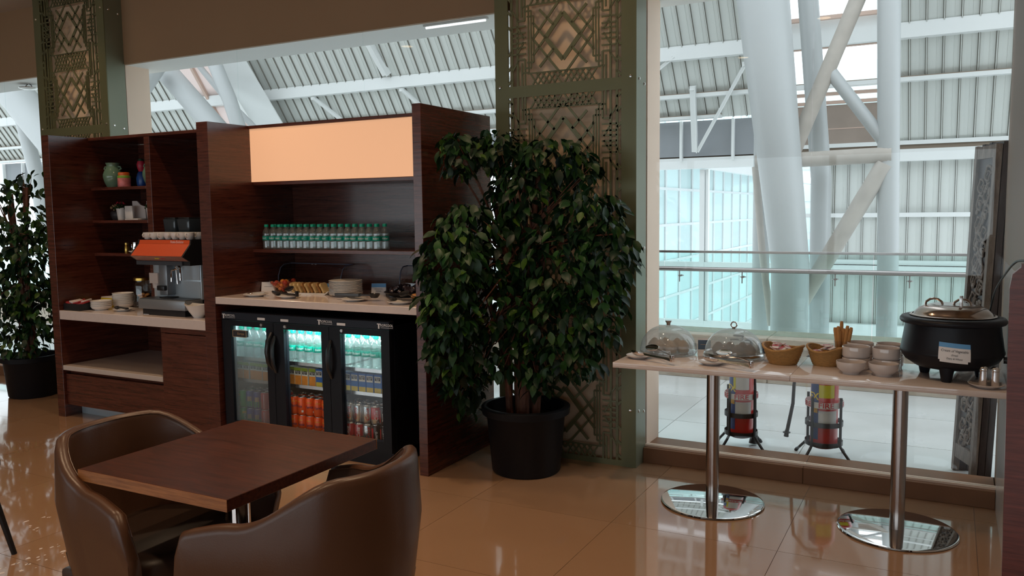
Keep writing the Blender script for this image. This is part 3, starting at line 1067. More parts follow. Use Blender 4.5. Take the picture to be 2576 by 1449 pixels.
# lamp tube inside the light box warms the cabinet below
# ================================================================== FRIDGE
FR = thing('display_fridge', 'black three-door glass display fridge under the right counter', 'fridge', (-3.648, 4.005, 0))
hw = .695
MB().box(-hw, -hw + .03, .05, .60, .03, .90).box(hw - .03, hw, .05, .60, .03, .90).box(-hw, hw, .57, .60, .03, .90).box(-hw, hw, .05, .60, .87, .90).box(-hw, hw, .05, .60, .03, .085).build('cabinet_shell', 'fridge_black', FR, smooth=0)
MB().box(-hw + .03, hw - .03, .565, .569, .085, .87).box(-hw + .03, -hw + .034, .06, .565, .085, .87).box(hw - .034, hw - .03, .06, .565, .085, .87).box(-hw + .03, hw - .03, .06, .565, .085, .089).box(-hw + .03, hw - .03, .06, .565, .866, .869).build('liner', 'fridge_liner', FR, smooth=0)
MB().box(-hw, hw, .0, .05, .848, .90).build('header', 'fridge_header', FR, bevel=.004, seg=1)
MB().box(-hw, hw, .015, .05, .0, .088).build('kick_grille', 'fridge_black', FR, smooth=0)
dw = .4633
for k in range(3):
    x0 = -hw + k * dw + .002
    x1 = x0 + dw - .004
    L_, R_ = (.085, .062) if k != 0 else (.078, .062)
    d = MB().box(x0, x0 + L_, 0, .045, .09, .845).box(x1 - R_, x1, 0, .045, .09, .845).box(x0 + L_, x1 - R_, 0, .045, .09, .155).box(x0 + L_, x1 - R_, 0, .045, .808, .845).build('door', 'fridge_black', FR, smooth=0)
    MB().box(x0 + L_, x1 - R_, .020, .026, .155, .808).build('glass', 'door_glass_fog' if k == 0 else 'door_glass', d, smooth=0)
    hx = x1 - .012 if k < 1 else x0 + .012
    if k < 1:
        MB().tube([(hx, -.002, .78), (hx - .004, -.035, .73), (hx - .006, -.045, .66), (hx - .004, -.035, .59), (hx, -.002, .54)], [.012, .016, .017, .016, .012], 10).build('handle', 'plastic_black', d)
    else:
        MB().tube([(hx, -.002, .76), (hx, -.030, .70), (hx, -.036, .64), (hx, -.030, .58), (hx, -.002, .52)], [.010, .013, .014, .013, .010], 10).build('handle', 'plastic_black', d)
    MB().lathe([(0, -.006), (.010, -.006), (.012, 0), (0, 0)], 12).xf(Matrix.Translation((x1 - .10 if k == 0 else x0 + .10, 0, .826)) @ Matrix.Rotation(-PI / 2, 4, 'X')).build('lock', 'brushed', d)
    # header badge and lettering
    bx = x1 - .10 if k == 0 else x0 + .098
    MB().box(bx - .033, bx + .033, -.004, 0, .858, .874).build('badge', 'paper_white', FR, bevel=.003)
    lx = x0 + .075 if k == 0 else x1 - .018
    mb = flat_text(MB(), 'ROPICOOL', .022, lambda u, v, lx=lx: (lx + .004 + u, -.003, .876 + v), bold=.006, sx=.85)
    mb.box(lx - .068, lx - .042, -.0032, -.0020, .881, .886).box(lx - .060, lx - .050, -.0032, -.0020, .855, .882)
    mb.box(lx - .040, lx + .050, -.0032, -.0020, .861, .8625)
    mb.build('lettering', 'ink_white', FR, smooth=0)
    for z in (.425, .575):
        MB().box(x0 + .02, x1 - .02, .075, .55, z - .004, z).box(x0 + .02, x1 - .02, .070, .078, z - .010, z + .012).build('wire_shelf', 'can_top', FR, smooth=0)
    MB().box(x0 + .02, x1 - .02, .075, .55, .106, .110).build('wire_shelf', 'can_top', FR, smooth=0)
MB().box(-hw + .10, -hw + .22, -.001, .0195, .735, .778).build('sticker', 'ink', FR, smooth=0)
mb = MB()
for (a, b_, c_, d_) in ((.10, .22, .777, .780), (.10, .22, .733, .736), (.098, .101, .733, .78), (.219, .222, .733, .78)):
    mb.box(-hw + a, -hw + b_, -.002, -.0005, c_, d_)
flat_text(mb, 'Europa', .026, lambda u, v: (-hw + .172 + u, -.0022, .757 + v), shear=.2, sx=.85)
mb.lathe([(0, 0), (.014, 0), (.014, .001), (0, .001)], 12, (0, 0, 0))
mb.build('sticker_print', 'ink_gold', FR, smooth=0)
# interior lamps of the fridge
for k, e in enumerate((1.0, 7.0, 2.2)):
    x0 = -hw + k * dw
    MB().box(x0 + .06, x0 + dw - .06, .066, .082, .853, .862).build('lamp_strip', 'fridge_lamp', FR, smooth=0)
    la = bpy.data.lights.new('fridge_lamp_light', 'AREA')
    la.shape = 'RECTANGLE'
    la.size, la.size_y = .34, .05
    la.energy = e
    la.color = (.82, 1.0, .97)
    lo = bpy.data.objects.new('light', la)
    COL.objects.link(lo)
    lo.parent = FR
    lo.location = (x0 + dw / 2, .085, .85)
    lo.rotation_euler = (math.radians(12), 0, 0)

# ================================================================== BUFFET TABLES
def buffet_table(x, label):
    t = thing('buffet_table', label, 'table', (x, 4.30, 0))
    MB().box(-.444, .444, -.282, .282, .732, .760).build('table_top', 'table_white', t, bevel=.002)
    MB().tube([(0.02, -.03, .012), (0.02, -.03, .735)], .034, 28).build('pole', 'pole_steel', t)
    MB().lathe([(0, .0), (.262, .0), (.268, .004), (.266, .010), (.255, .013), (0, .014)], 64, (0.02, -.03, 0)).build('base_disc', 'disc_steel', t, smooth=50)
    MB().box(-.13, .17, -.15, .09, .722, .732).build('mount_plate', 'black_metal', t, smooth=0)
    return t


buffet_table(-1.0935, 'white pedestal table carrying the two food domes')
buffet_table(-.2045, 'white pedestal table carrying the soup kettle and cups')

# ================================================================== DINING TABLE AND CHAIRS
t = thing('dining_table', 'square dark walnut dining table on a steel pedestal', 'table', (-2.132, 2.0, 0))
MB().box(-.330, .330, -.350, .350, .703, .740).build('table_top', 'table_wood', t, bevel=.0015, seg=1)
for s in (-1, 1):
    MB().box(-.331, .331, min(s * .350, s * .3515), max(s * .350, s * .3515), .7035, .7395).build('lit_edge_band', 'table_edge_lit', t, smooth=0)  # thin strips carry the painted warm light of the edges
MB().tube([(0, 0, .012), (0, 0, .704)], .042, 28).build('pole', 'chrome', t)
MB().lathe([(0, 0), (.235, 0), (.24, .006), (.22, .014), (0, .016)], 48).build('base_disc', 'disc_steel', t, smooth=50)


def smoother(a, b, x):
    u = max(0.0, min(1.0, (x - a) / (b - a)))
    return u * u * (3 - 2 * u)


def tub_chair(label, loc, rz):
    """low-armed leather tub chair; local +x is the front"""
    t = thing('tub_chair', label, 'chair', loc, rz, group='leather tub chairs at the dining table')
    hwid, back, front, rc, splay = .287, -.258, .301, .262, .060
    # plan path of the shell centre line, from the front of one arm round the back to the other
    path = []
    N = 10
    for k in range(N + 1):
        path.append((front + (back + rc - front) * k / N, -hwid - splay * (1 - k / N)))
    for k in range(1, 13):
        a = -PI / 2 - (PI / 2) * k / 12
        path.append((back + rc + rc * math.cos(a), -hwid + rc + rc * math.sin(a)))
    m = 6
    y0, y1 = -hwid + rc, hwid - rc
    for k in range(1, m):
        path.append((back, y0 + (y1 - y0) * k / m))
    for k in range(0, 12):
        a = PI - (PI / 2) * k / 12
        path.append((back + rc + rc * math.cos(a), hwid - rc + rc * math.sin(a)))
    for k in range(N + 1):
        path.append((back + rc + (front - back - rc) * k / N, hwid + splay * k / N))
    n = len(path)
    # lengths along the path measured from the middle of the back
    acc = [0]
    for a, b in zip(path[:-1], path[1:]):
        acc.append(acc[-1] + math.hypot(b[0] - a[0], b[1] - a[1]))
    mid = acc[-1] / 2
    half = mid
    th = .042
    ZB = .33
    rows = []
    for i in range(n):
        p = Vector((path[i][0], path[i][1], 0))
        q = Vector((path[min(n - 1, i + 1)][0], path[min(n - 1, i + 1)][1], 0)) - Vector((path[max(0, i - 1)][0], path[max(0, i - 1)][1], 0))
        q.normalize()
        nrm = Vector((q.y, -q.x, 0))           # outwards
        s = abs(acc[i] - mid)
        zt = .82 - .132 * smoother(.195, .507, s) - .039 * smoother(.507, half, s)
        endf = smoother(half - .085, half, s)
        zt -= .13 * endf ** 2.2
        ring = []
        for (w, zz) in ((.5, 0), (.52, .25), (.5, .6), (.5, .90), (.42, .965), (.22, .995), (0, 1.0), (-.22, .995), (-.42, .965), (-.5, .90), (-.5, .6), (-.5, .25), (-.5, 0)):
            z = ZB + (zt - ZB) * zz if zz < .9 else zt - (1 - zz) * .26
            taper = 1 - .16 * max(0, (.62 - z)) / .3
            flare = .012 * smoother(.55, .84, z)
            base = Vector((p.x * taper, p.y * taper, 0)) + nrm * (w * th + flare)
            ring.append((base.x, base.y, z))
        rows.append(ring)
    kk = len(rows[0])
    vs = [v for r in rows for v in r]
    fs = []
    for i in range(n - 1):
        for j in range(kk):
            j2 = (j + 1) % kk
            fs.append((i * kk + j, i * kk + j2, (i + 1) * kk + j2, (i + 1) * kk + j))
    fs.append(tuple(range(kk)))
    fs.append(tuple(reversed(range((n - 1) * kk, n * kk))))
    MB().raw(vs, fs).build('shell', 'leather', t, smooth=60)
    # welted seam just below the rim
    seam = []
    for r in rows[1:-1]:
        seam.append(Vector(r[4]) + (Vector(r[4]) - Vector(r[8])).normalized() * .001)
    MB().tube(seam, .0022, 6).build('piping', 'leather', t)
    # seat cushion
    mb = MB()
    cs = []
    for (o, z) in ((.10, .36), (.045, .375), (.035, .42), (.05, .445), (.09, .458)):
        ring = []
        for k in range(28):
            a = 2 * PI * k / 28
            c, s_ = math.cos(a), math.sin(a)
            ex = 2 / 3.6
            ring.append((.02 + (.27 - o * .7) * math.copysign(abs(c) ** ex, c), (.275 - o * .7) * math.copysign(abs(s_) ** ex, s_), z))
        cs.append(ring)
    vs = [v for r in cs for v in r]
    fs = [tuple(reversed(range(28))), tuple(range(4 * 28, 5 * 28))]
    for i in range(4):
        for k in range(28):
            k2 = (k + 1) % 28
            fs.append((i * 28 + k, i * 28 + k2, (i + 1) * 28 + k2, (i + 1) * 28 + k))
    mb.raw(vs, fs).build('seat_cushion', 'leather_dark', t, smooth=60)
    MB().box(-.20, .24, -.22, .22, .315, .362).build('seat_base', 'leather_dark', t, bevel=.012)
    for sx, sy in ((1, 1), (1, -1), (-1, 1), (-1, -1)):
        MB().tube([(sx * .17 + .02, sy * .18, .33), (sx * .21 + .02, sy * .215, 0)], [.022, .013], 12).build('leg', 'dark_screen_wood', t)
    return t


tub_chair('brown leather tub chair on the left of the dining table', (-2.45, 1.911, 0), .054)
tub_chair('brown leather tub chair in the foreground with its back to the window', (-1.671, 1.921, 0), 3.154)

# a chair outside the frame whose black leg reaches in at the left edge
t = thing('side_chair', 'chair cut off by the left edge showing one splayed black leg', 'chair', (-3.93, 1.93, 0), math.radians(20))
for sx, sy in ((1, 1), (1, -1), (-1, 1), (-1, -1)):
    MB().tube([(sx * .15, sy * .15, .42), (sx * .23, sy * .20, 0)], [.017, .012], 10).build('leg', 'black_metal', t)
MB().box(-.2, .2, -.2, .2, .41, .46).build('seat', 'leather_dark', t, bevel=.015)
MB().box(-.22, -.18, -.19, .19, .46, .80).build('backrest', 'leather_dark', t, bevel=.015)

# wooden partition at the right edge with the kettle cable running over it
t = thing('wood_partition', 'reddish wood partition panel at the right edge of the picture', 'partition', (.62, 3.36, 0), math.radians(-2))
MB().prism([(-.415, 0), (.5, 0), (.5, 1.335), (-.40, 1.335), (-.425, 1.31), (-.432, 1.26)], -.03, .03, 'y').build('panel', 'red_wood', t, smooth=0)
MB().box(-.40, .5, -.033, .033, 1.335, 1.345).build('cap_strip', 'red_wood', t, smooth=0)

# ================================================================== POTTED TREES
def leaf_mesh(L, W, m, bend):
    mb = MB()
    vs, fs = [], []
    st = ((0, .0, 0), (.22, .75, -.02), (.5, 1.0, -.06), (.78, .62, -.16), (1.0, 0.0, -.30))
    mid = []
    for (s, w, dz) in st:
        z = dz * L * bend
        i0 = len(vs)
        if w == 0:
            vs.append((s * L, 0, z))
            mid.append((i0,))
        else:
            vs.extend([(s * L, -w * W / 2, z + .10 * W), (s * L, 0, z), (s * L, w * W / 2, z + .10 * W)])
            mid.append((i0, i0 + 1, i0 + 2))
    for a, b in zip(mid[:-1], mid[1:]):
        if len(a) == 1:
            fs += [(a[0], b[1], b[0]), (a[0], b[2], b[1])]
        elif len(b) == 1:
            fs += [(a[0], a[1], b[0]), (a[1], a[2], b[0])]
        else:
            fs += [(a[0], a[1], b[1], b[0]), (a[1], a[2], b[2], b[1])]
    mb.raw(vs, fs)
    me = bpy.data.meshes.new('leaf')
    me.from_pydata(mb.v, [], mb.f)
    me.materials.append(MATS[m])
    me.polygons.foreach_set('use_smooth', [True] * len(me.polygons))
    return me


LEAVES = [leaf_mesh(.078, .044, 'leaf_green_0', 1.0), leaf_mesh(.070, .040, 'leaf_green_1', 1.4), leaf_mesh(.066, .038, 'leaf_green_2', .7), leaf_mesh(.080, .043, 'leaf_green_3', 1.1),
          leaf_mesh(.074, .042, 'leaf_green_1', .6)]


def leaf_pose(rng, p, c):
    out = (p - c)
    out.z *= .4
    out += Vector((rng.uniform(-.5, .5), rng.uniform(-.5, .5), 0)) * .35
    az = math.atan2(out.y, out.x)
    pitch = rng.uniform(.15, 1.25)
    roll = rng.uniform(-.7, .7)
    return Matrix.Translation(p) @ Matrix.Rotation(az, 4, 'Z') @ Matrix.Rotation(pitch, 4, 'Y') @ Matrix.Rotation(roll, 4, 'X') @ Matrix.Scale(rng.uniform(.8, 1.2), 4)


def potted_tree(label, loc, pot, clusters, stems, n_big, n_stuff, seed, cam_dir):
    rng = random.Random(seed)
    t = thing('potted_tree', label, 'plant', loc)
    rt, rb, h = pot
    p = MB().lathe([(0, 0), (rb, 0), (rb + .01, .012), (rt - .028, h - .055), (rt - .022, h - .05), (rt, h - .045), (rt + .004, h - .006), (rt - .004, h), (rt - .028, h), (rt - .034, h - .05), (rt - .05, h - .09), (0, h - .09)], 48).build('pot', 'pot_black', t, smooth=50)
    MB().lathe([(0, h - .088), (rt - .055, h - .088), (rt - .055, h - .075), (.1, h - .068), (0, h - .065)], 32).build('soil', 'soil', t)
    for pts, r in stems:
        MB().tube([Vector(q) for q in pts], [r * (1 - .55 * i / (len(pts) - 1)) for i in range(len(pts))], 10).build('trunk', 'bark', t)
    cdir = Vector(cam_dir).normalized()
    pts = []
    tot = sum(c[6] for c in clusters)
    N = n_big + n_stuff
    for (cx, cy, cz, rx, ry, w_rz, wt) in clusters:
        n = int(round(N * wt / tot))
        c = Vector((cx, cy, cz))
        for _ in range(n):
            while True:
                q = Vector((rng.uniform(-1, 1), rng.uniform(-1, 1), rng.uniform(-1, 1)))
                if q.length <= 1:
                    break
            q = q.normalized() * (q.length ** .55)
            pts.append((c + Vector((q.x * rx, q.y * ry, q.z * w_rz)), c))
    # twigs from the stems to the clusters
    tw = MB()
    for k, (cx, cy, cz, rx, ry, rz_, wt) in enumerate(clusters):
        s = stems[k % len(stems)][0]
        a = Vector(s[min(len(s) - 1, max(1, int(len(s) * .6)))])
        for _ in range(4):
            e = Vector((cx + rng.uniform(-.8, .8) * rx, cy + rng.uniform(-.8, .8) * ry, cz + rng.uniform(-.6, .8) * rz_))
            m_ = (a + e) / 2 + Vector((0, 0, .06))
            tw.tube([a, m_, e], [.007, .0045, .002], 5)
    o = tw.build('twigs', 'bark', t)
    o['kind'] = 'stuff'
    pts.sort(key=lambda pc: pc[0].dot(cdir))
    big = pts[-n_big * 2:]
    rng.shuffle(big)
    big = big[:n_big]
    ids = set(id(x) for x in big)
    for p_, c_ in big:
        me = rng.choices(LEAVES, (3, 3, 1.6, 3, 2))[0]
        o = bpy.data.objects.new('leaf', me)
        COL.objects.link(o)
        o.parent = t
        o.matrix_local = leaf_pose(rng, p_, c_)
    vs, fs, ms = [], [], []
    for pc in pts:
        if id(pc) in ids:
            continue
        me = rng.choices(LEAVES, (3, 3, 1.0, 4, 2))[0]
        M = leaf_pose(rng, pc[0], pc[1])
        o0 = len(vs)
        mi = LEAVES.index(me)
        for v in me.vertices:
            vs.append(tuple(M @ v.co))
        for pl_ in me.polygons:
            fs.append(tuple(i + o0 for i in pl_.vertices))
            ms.append(mi)
    me = bpy.data.meshes.new('foliage')
    me.from_pydata(vs, [], fs)
    for l in LEAVES:
        me.materials.append(l.materials[0])
    me.polygons.foreach_set('material_index', ms)
    me.polygons.foreach_set('use_smooth', [True] * len(fs))
    o = put('foliage', me, t)
    o['kind'] = 'stuff'
    return t


TX0, TY0 = -2.215, 4.345
CL = []
for (x, z, rx, rz_, dy, ry, wt) in (
        (-2.60, 1.90, .13, .13, -.10, .12, .55), (-2.40, 1.92, .16, .12, -.02, .14, .5), (-2.05, 1.84, .26, .13, .0, .16, .9), (-1.86, 1.80, .12, .10, .02, .1, .3),
        (-2.20, 1.68, .24, .17, -.02, .18, 1.0), (-1.78, 1.52, .20, .17, -.05, .18, .95), (-1.66, 1.33, .15, .20, -.05, .16, .8), (-2.55, 1.45, .20, .16, -.08, .18, .85),
        (-2.66, 1.25, .20, .20, -.10, .2, 1.1), (-2.30, 1.35, .26, .24, -.08, .2, 1.3), (-1.95, 1.25, .26, .24, -.10, .2, 1.3), (-2.68, .98, .18, .22, -.10, .2, 1.1),
        (-2.36, 1.02, .24, .22, -.16, .2, 1.1), (-1.98, .95, .26, .22, -.10, .2, 1.2), (-1.72, 1.02, .15, .24, -.05, .16, .8), (-2.70, .72, .15, .20, -.06, .18, .7),
        (-2.48, .72, .16, .18, -.14, .18, .55), (-2.64, .50, .11, .14, -.02, .14, .35), (-1.90, .72, .20, .13, -.06, .16, .6), (-2.22, .72, .10, .12, -.18, .14, .3), (-2.08, .60, .10, .10, -.1, .12, .2), (-2.55, .42, .08, .12, -.1, .1, .15)):
    # branches on the cabinet side hang forward, clear of the side panel
    s = min(1.0, 2.61 / (-x + rx * .95))
    CL.append((x * s - TX0, (TY0 + dy) * s - TY0, 1.55 + (z - 1.55) * s, rx * s, min(ry, .16), rz_, wt))
STEMS = [([(-.05, .02, .28), (-.055, .02, .7), (-.10, .0, 1.2), (-.22, .0, 1.7)], .030), ([(.0, -.03, .28), (.02, -.03, .75), (.045, -.03, 1.25), (.10, 0, 1.75)], .034),
         ([(.05, .02, .28), (.085, .02, .7), (.075, .0, 1.1), (.22, .0, 1.55)], .028), ([(-.09, -.03, .28), (-.105, -.03, .65), (-.22, -.06, 1.05), (-.36, -.06, 1.35)], .024), ([(.02, .04, .28), (.03, .03, .9), (-.02, .03, 1.8)], .026)]
potted_tree('tall leafy potted tree between the cabinet and the tables', (TX0, TY0, 0), (.262, .195, .40), CL, STEMS, 300, 3300, 11, (.45, -.89, .1))
CL2 = []
for (dx, z, rx, rz_, dy, ry, wt) in ((-.25, 1.80, .22, .12, 0, .2, .22), (.12, 1.84, .16, .12, .05, .16, .16), (-.1, 1.55, .30, .18, 0, .22, .55), (-.15, 1.25, .32, .22, 0, .25, 1.0), (-.05, .95, .30, .2, -.05, .25, 1.1), (-.2, .68, .30, .18, -.05, .25, .9), (.18, 1.3, .16, .25, .02, .2, .7), (.18, .75, .18, .22, 0, .2, .7), (.05, .48, .24, .10, -.1, .2, .4)):
    CL2.append((dx, dy, z, rx, ry, rz_, wt))
STEMS2 = [([(-.03, 0, .25), (-.05, 0, .8), (-.10, 0, 1.3), (-.16, .02, 1.75)], .032), ([(.04, .02, .25), (.03, 0, .7), (.02, 0, 1.2), (.10, 0, 1.8)], .03), ([(0, .05, .25), (-.12, .05, 1.0), (-.25, .04, 1.6)], .022)]
potted_tree('dark potted tree at the far left behind the cabinet end', (-7.06, 4.36, 0), (.245, .18, .36), CL2, STEMS2, 200, 1300, 5, (.82, -.5, .1))

# ================================================================== SMALL THINGS: BUILDERS
def saucer(name, label, loc, r, cat='saucer', m='porcelain', group=None):
    o = MB().lathe([(0, 0), (r * .55, 0), (r * .62, .004), (r * .98, .016), (r, .019), (r * .97, .020), (r * .6, .008), (0, .006)], 32).build(name, m, None, loc, smooth=50)
    return tag(o, label, cat, group)


def card(name, label, loc, rz, w, h, style='blue', lines=2, lean=.25):
    t = thing(name, label, 'card', loc, rz)
    d = lean * h
    th = .002
    A = MB().hexa([(-w / 2, 0, 0), (w / 2, 0, 0), (w / 2, th, 0), (-w / 2, th, 0)], [(-w / 2, d, h), (w / 2, d, h), (w / 2, d + th, h), (-w / 2, d + th, h)])
    A.hexa([(-w / 2, 2 * d, 0), (w / 2, 2 * d, 0), (w / 2, 2 * d + th, 0), (-w / 2, 2 * d + th, 0)], [(-w / 2, d, h), (w / 2, d, h), (w / 2, d + th, h), (-w / 2, d + th, h)])
    A.build('folded_card', 'paper_white', t, smooth=0)

    def on_face(u, v, e=.0012):
        return (u, v * lean - e, v)
    if style in ('blue', 'navy'):
        z0, z1 = (h * .66, h * .99) if style == 'blue' else (h * .12, h * .86)
        w_ = w / 2 if style == 'blue' else w / 2 * .92
        MB().raw([on_face(-w_, z0), on_face(w_, z0), on_face(w_, z1), on_face(-w_, z1)], [(0, 1, 2, 3)]).build('printed_band', 'paper_blue' if style == 'blue' else 'photo_navy', t, smooth=0)
    mb = MB()
    for k in range(lines):
        v = h * (.50 - .20 * k)
        ww = w * (.28 if k == 0 else .20)
        mb.raw([on_face(-ww, v, .0016), on_face(ww, v, .0016), on_face(ww, v + h * .03, .0016), on_face(-ww, v + h * .03, .0016)], [(0, 1, 2, 3)])
    mb.build('print_lines', 'ink' if style != 'navy' else 'ink_gold', t, smooth=0)
    return t


def strip(pts, widths, thick, n_up=(0, 0, 1)):
    """flat strap swept along points"""
    mb = MB()
    pts = [Vector(p) for p in pts]
    vs, fs = [], []
    for i, p in enumerate(pts):
        d = (pts[min(len(pts) - 1, i + 1)] - pts[max(0, i - 1)]).normalized()
        a = d.cross(Vector(n_up)).normalized()
        b = a.cross(d).normalized()
        w, h = widths[i] / 2, thick / 2
        vs += [p - a * w - b * h, p + a * w - b * h, p + a * w + b * h, p - a * w + b * h]
    for i in range(len(pts) - 1):
        for k in range(4):
            k2 = (k + 1) % 4
            fs.append((i * 4 + k, i * 4 + k2, (i + 1) * 4 + k2, (i + 1) * 4 + k))
    fs += [(3, 2, 1, 0), tuple(range(len(pts) * 4 - 4, len(pts) * 4))]
    return mb.raw(vs, fs)


def tongs(name, label, loc, rz, L, m, spread=.5, head=.034):
    """serving tongs lying along local -x to +x, hinge at +x end"""
    t = thing(name, label, 'tongs', loc, rz)
    h2 = L / 2
    for s in (-1, 1):
        y = s * spread * .05
        z0 = .020 if s < 0 else .040
        pts = [(h2, s * .004, z0 - .006), (h2 * .7, s * .010, z0 - .002), (h2 * .1, y * .7, z0), (-h2 * .35, y, z0 + .004)]
        strip(pts, [.018, .016, .014, .016], .0022, (0, s * .55, .85)).build('arm', m, t, smooth=30)
        hb = MB().ball((0, 0, 0), 1.0, 14, 8)
        hb.v = [(x, yy, zz if zz < .15 else .15 - .25 * (zz - .15)) for x, yy, zz in hb.v]
        hb.xf(Matrix.Translation((-h2 * .62, y * 1.05, z0 + .006)) @ Matrix.Rotation(s * .45, 4, 'X') @ Matrix.Diagonal((L * .19, head * .62, .018, 1)))
        hb.build('spoon_head', m, t)
    MB().box(h2 - .004, h2 + .012, -.010, .010, .004, .040).build('hinge', m, t, bevel=.003)
    return t


# ---- water bottle
def bottle_parts():
    body = MB().lathe([(0, .002), (.022, .0), (.0285, .004), (.0295, .012), (.0275, .020), (.0295, .028), (.0275, .036), (.0295, .044), (.0280, .052), (.0290, .058), (.0290, .094), (.0280, .100), (.0295, .106), (.0275, .114), (.0270, .120), (.021, .136), (.0135, .146), (.0125, .150), (.0125, .158), (0, .158)], 16).mesh('water_bottle', 'bottle_plastic', smooth=60)
    cap = MB().lathe([(0, .154), (.0145, .154), (.0148, .157), (.0145, .170), (.0125, .173), (0, .173)], 14).mesh('cap', 'cap_green', smooth=40)
    lab = MB().lathe([(.0296, .062), (.0298, .063), (.0298, .090), (.0296, .091), (.0290, .091), (.0290, .062)], 16, closed=True).mesh('label', 'label_green', smooth=40)

    def wrap(u, v):
        a = u / .0300 - PI / 2
        return (.0301 * math.cos(a), .0301 * math.sin(a), .0765 + v)
    let = flat_text(MB(), 'Bisleri', .017, wrap, shear=.2).mesh('lettering', 'ink_white', smooth=0)
    return body, cap, lab, let


BOT = bottle_parts()


def bottle(loc, rz, label, group, sc=1.0):
    o = put('water_bottle', BOT[0], None, loc, rz, scale=(sc, sc, sc))
    tag(o, label, 'bottle', group)
    put('cap', BOT[1], o)
    l = put('label', BOT[2], o)
    put('lettering', BOT[3], l)
    return o


rng = random.Random(3)
for r in range(2):
    for k in range(17):
        bottle((-4.295 + k * .0603 + r * .02, 4.405 + r * .064, 1.305), rng.uniform(-.6, .9), '%s green-capped water bottle from the left in the %s row on the cabinet shelf' % (ORD[k], 'front' if r == 0 else 'back'), 'water bottles on the cabinet shelf')

# ---- fridge contents
FX = -3.648
for k in range(3):
    x0 = FX - .695 + k * .4633
    where = ('left', 'middle', 'right')[k]
    for r in range(2):
        for i in range(6):
            bottle((x0 + .052 + i * .0715, 4.13 + r * .075, .576), rng.uniform(-.5, .8), '%s cold water bottle from the left, %s row behind the %s fridge door' % (ORD[i], ('front', 'back')[r], where), 'water bottles in the fridge behind the %s door' % where, 1.24)


def juice_carton(loc, rz, kind, label, group):
    t = thing('juice_carton', label, 'carton', loc, rz, group)
    w, d, h = .054, .042, .122
    if kind == 'orange':
        MB().box(-w / 2, w / 2, -d / 2, d / 2, 0, h).build('carton', 'juice_white', t, bevel=.0015, seg=1)
        MB().box(-w / 2 * .94, w / 2 * .94, -d / 2 - .0008, -d / 2 + .001, .004, h * .56).build('fruit_print', 'juice_orange', t, smooth=0)
        MB().box(-w / 2 * .98, w / 2 * .98, -d / 2 - .0008, -d / 2 + .001, h * .80, h * .985).build('leaf_print', 'juice_green', t, smooth=0)
    else:
        MB().box(-w / 2, w / 2, -d / 2, d / 2, 0, h).build('carton', 'juice_blue', t, bevel=.0015, seg=1)
        MB().box(-w / 2 * .94, w / 2 * .94, -d / 2 - .0008, -d / 2 + .001, .004, h * .30).build('fruit_print', 'juice_yellow', t, smooth=0)
        MB().box(-w / 2 * .86, w / 2 * .86, -d / 2 - .0008, -d / 2 + .001, h * .58, h * .90).build('label_print', 'juice_white', t, smooth=0)
    z0, z1 = (h * .64, h * .82) if kind == 'orange' else (h * .68, h * .86)
    MB().box(-w / 2 * .74, w / 2 * .74, -d / 2 - .0016, -d / 2 + .001, z0, z1).build('logo_plate', 'ink', t, smooth=0)
    mb = flat_text(MB(), 'Minute', .013, lambda u, v: (u, -d / 2 - .0021, (z0 + z1) / 2 + .0048 + v), sx=.85)
    flat_text(mb, 'Maid', .013, lambda u, v: (u, -d / 2 - .0021, (z0 + z1) / 2 - .0052 + v), sx=.85)
    mb.build('lettering', 'ink_white', t, smooth=0)
    return t


JC = {}
for k in range(3):
    x0 = FX - .695 + k * .4633
    where = ('left', 'middle', 'right')[k]
    for i in range(7):
        kind = 'orange' if k == 0 or (k == 1 and i < 4) else 'blue'
        lab = '%s juice carton, %s from the left behind the %s fridge door' % ('orange' if kind == 'orange' else 'blue and yellow', ORD[i], where)
        grp = 'juice cartons in the fridge behind the %s door' % where
        loc = (x0 + .058 + i * .0595, 4.115 + rng.uniform(-.004, .004), .4255)
        if kind not in JC:
            JC[kind] = juice_carton(loc, 0, kind, lab, grp)
        else:
            dup(JC[kind], loc, rng.uniform(-.12, .12), lab, grp)

CANS = {}


def can_meshes(body_mat):
    r = .0325
    b = MB().lathe([(0, .002), (.024, .0), (.027, .004), (r, .012), (r, .106), (.029, .115), (.027, .118)], 22).mesh('drink_can', body_mat, smooth=50)
    tp = MB().lathe([(.0272, .116), (.0275, .1195), (.0265, .1205), (.0255, .117), (0, .116)], 22).mesh('lid', 'can_top', smooth=50)
    tab = MB().lathe([(0, .117), (.008, .117), (.008, .1182), (0, .1182)], 10, (.004, 0, 0)).mesh('tab', 'can_top')
    return b, tp, tab


def can_wrap(rot, text, size, mat, z, shear=0.0, sx=1.0, a0=0.0):
    r = .0329

    def f(u, v):
        if rot:
            u, v = -v, u
        a = u * 1.0 / r - PI / 2 + a0
        return (r * math.cos(a), r * math.sin(a), z + v)
    return flat_text(MB(), text, size, f, shear=shear, bold=.008, sx=sx).mesh('logo', mat, smooth=0)


def band(z0, z1, mat, name, a0=0, a1=2 * PI, r=.03275, n=16):
    vs, fs = [], []
    for k in range(n + 1):
        a = a0 + (a1 - a0) * k / n - PI / 2
        for z in (z0, z1):
            vs.append((r * math.cos(a), r * math.sin(a), z))
    for k in range(n):
        fs.append((2 * k, 2 * k + 2, 2 * k + 3, 2 * k + 1))
    return MB().raw(vs, fs).mesh(name, mat, smooth=60)


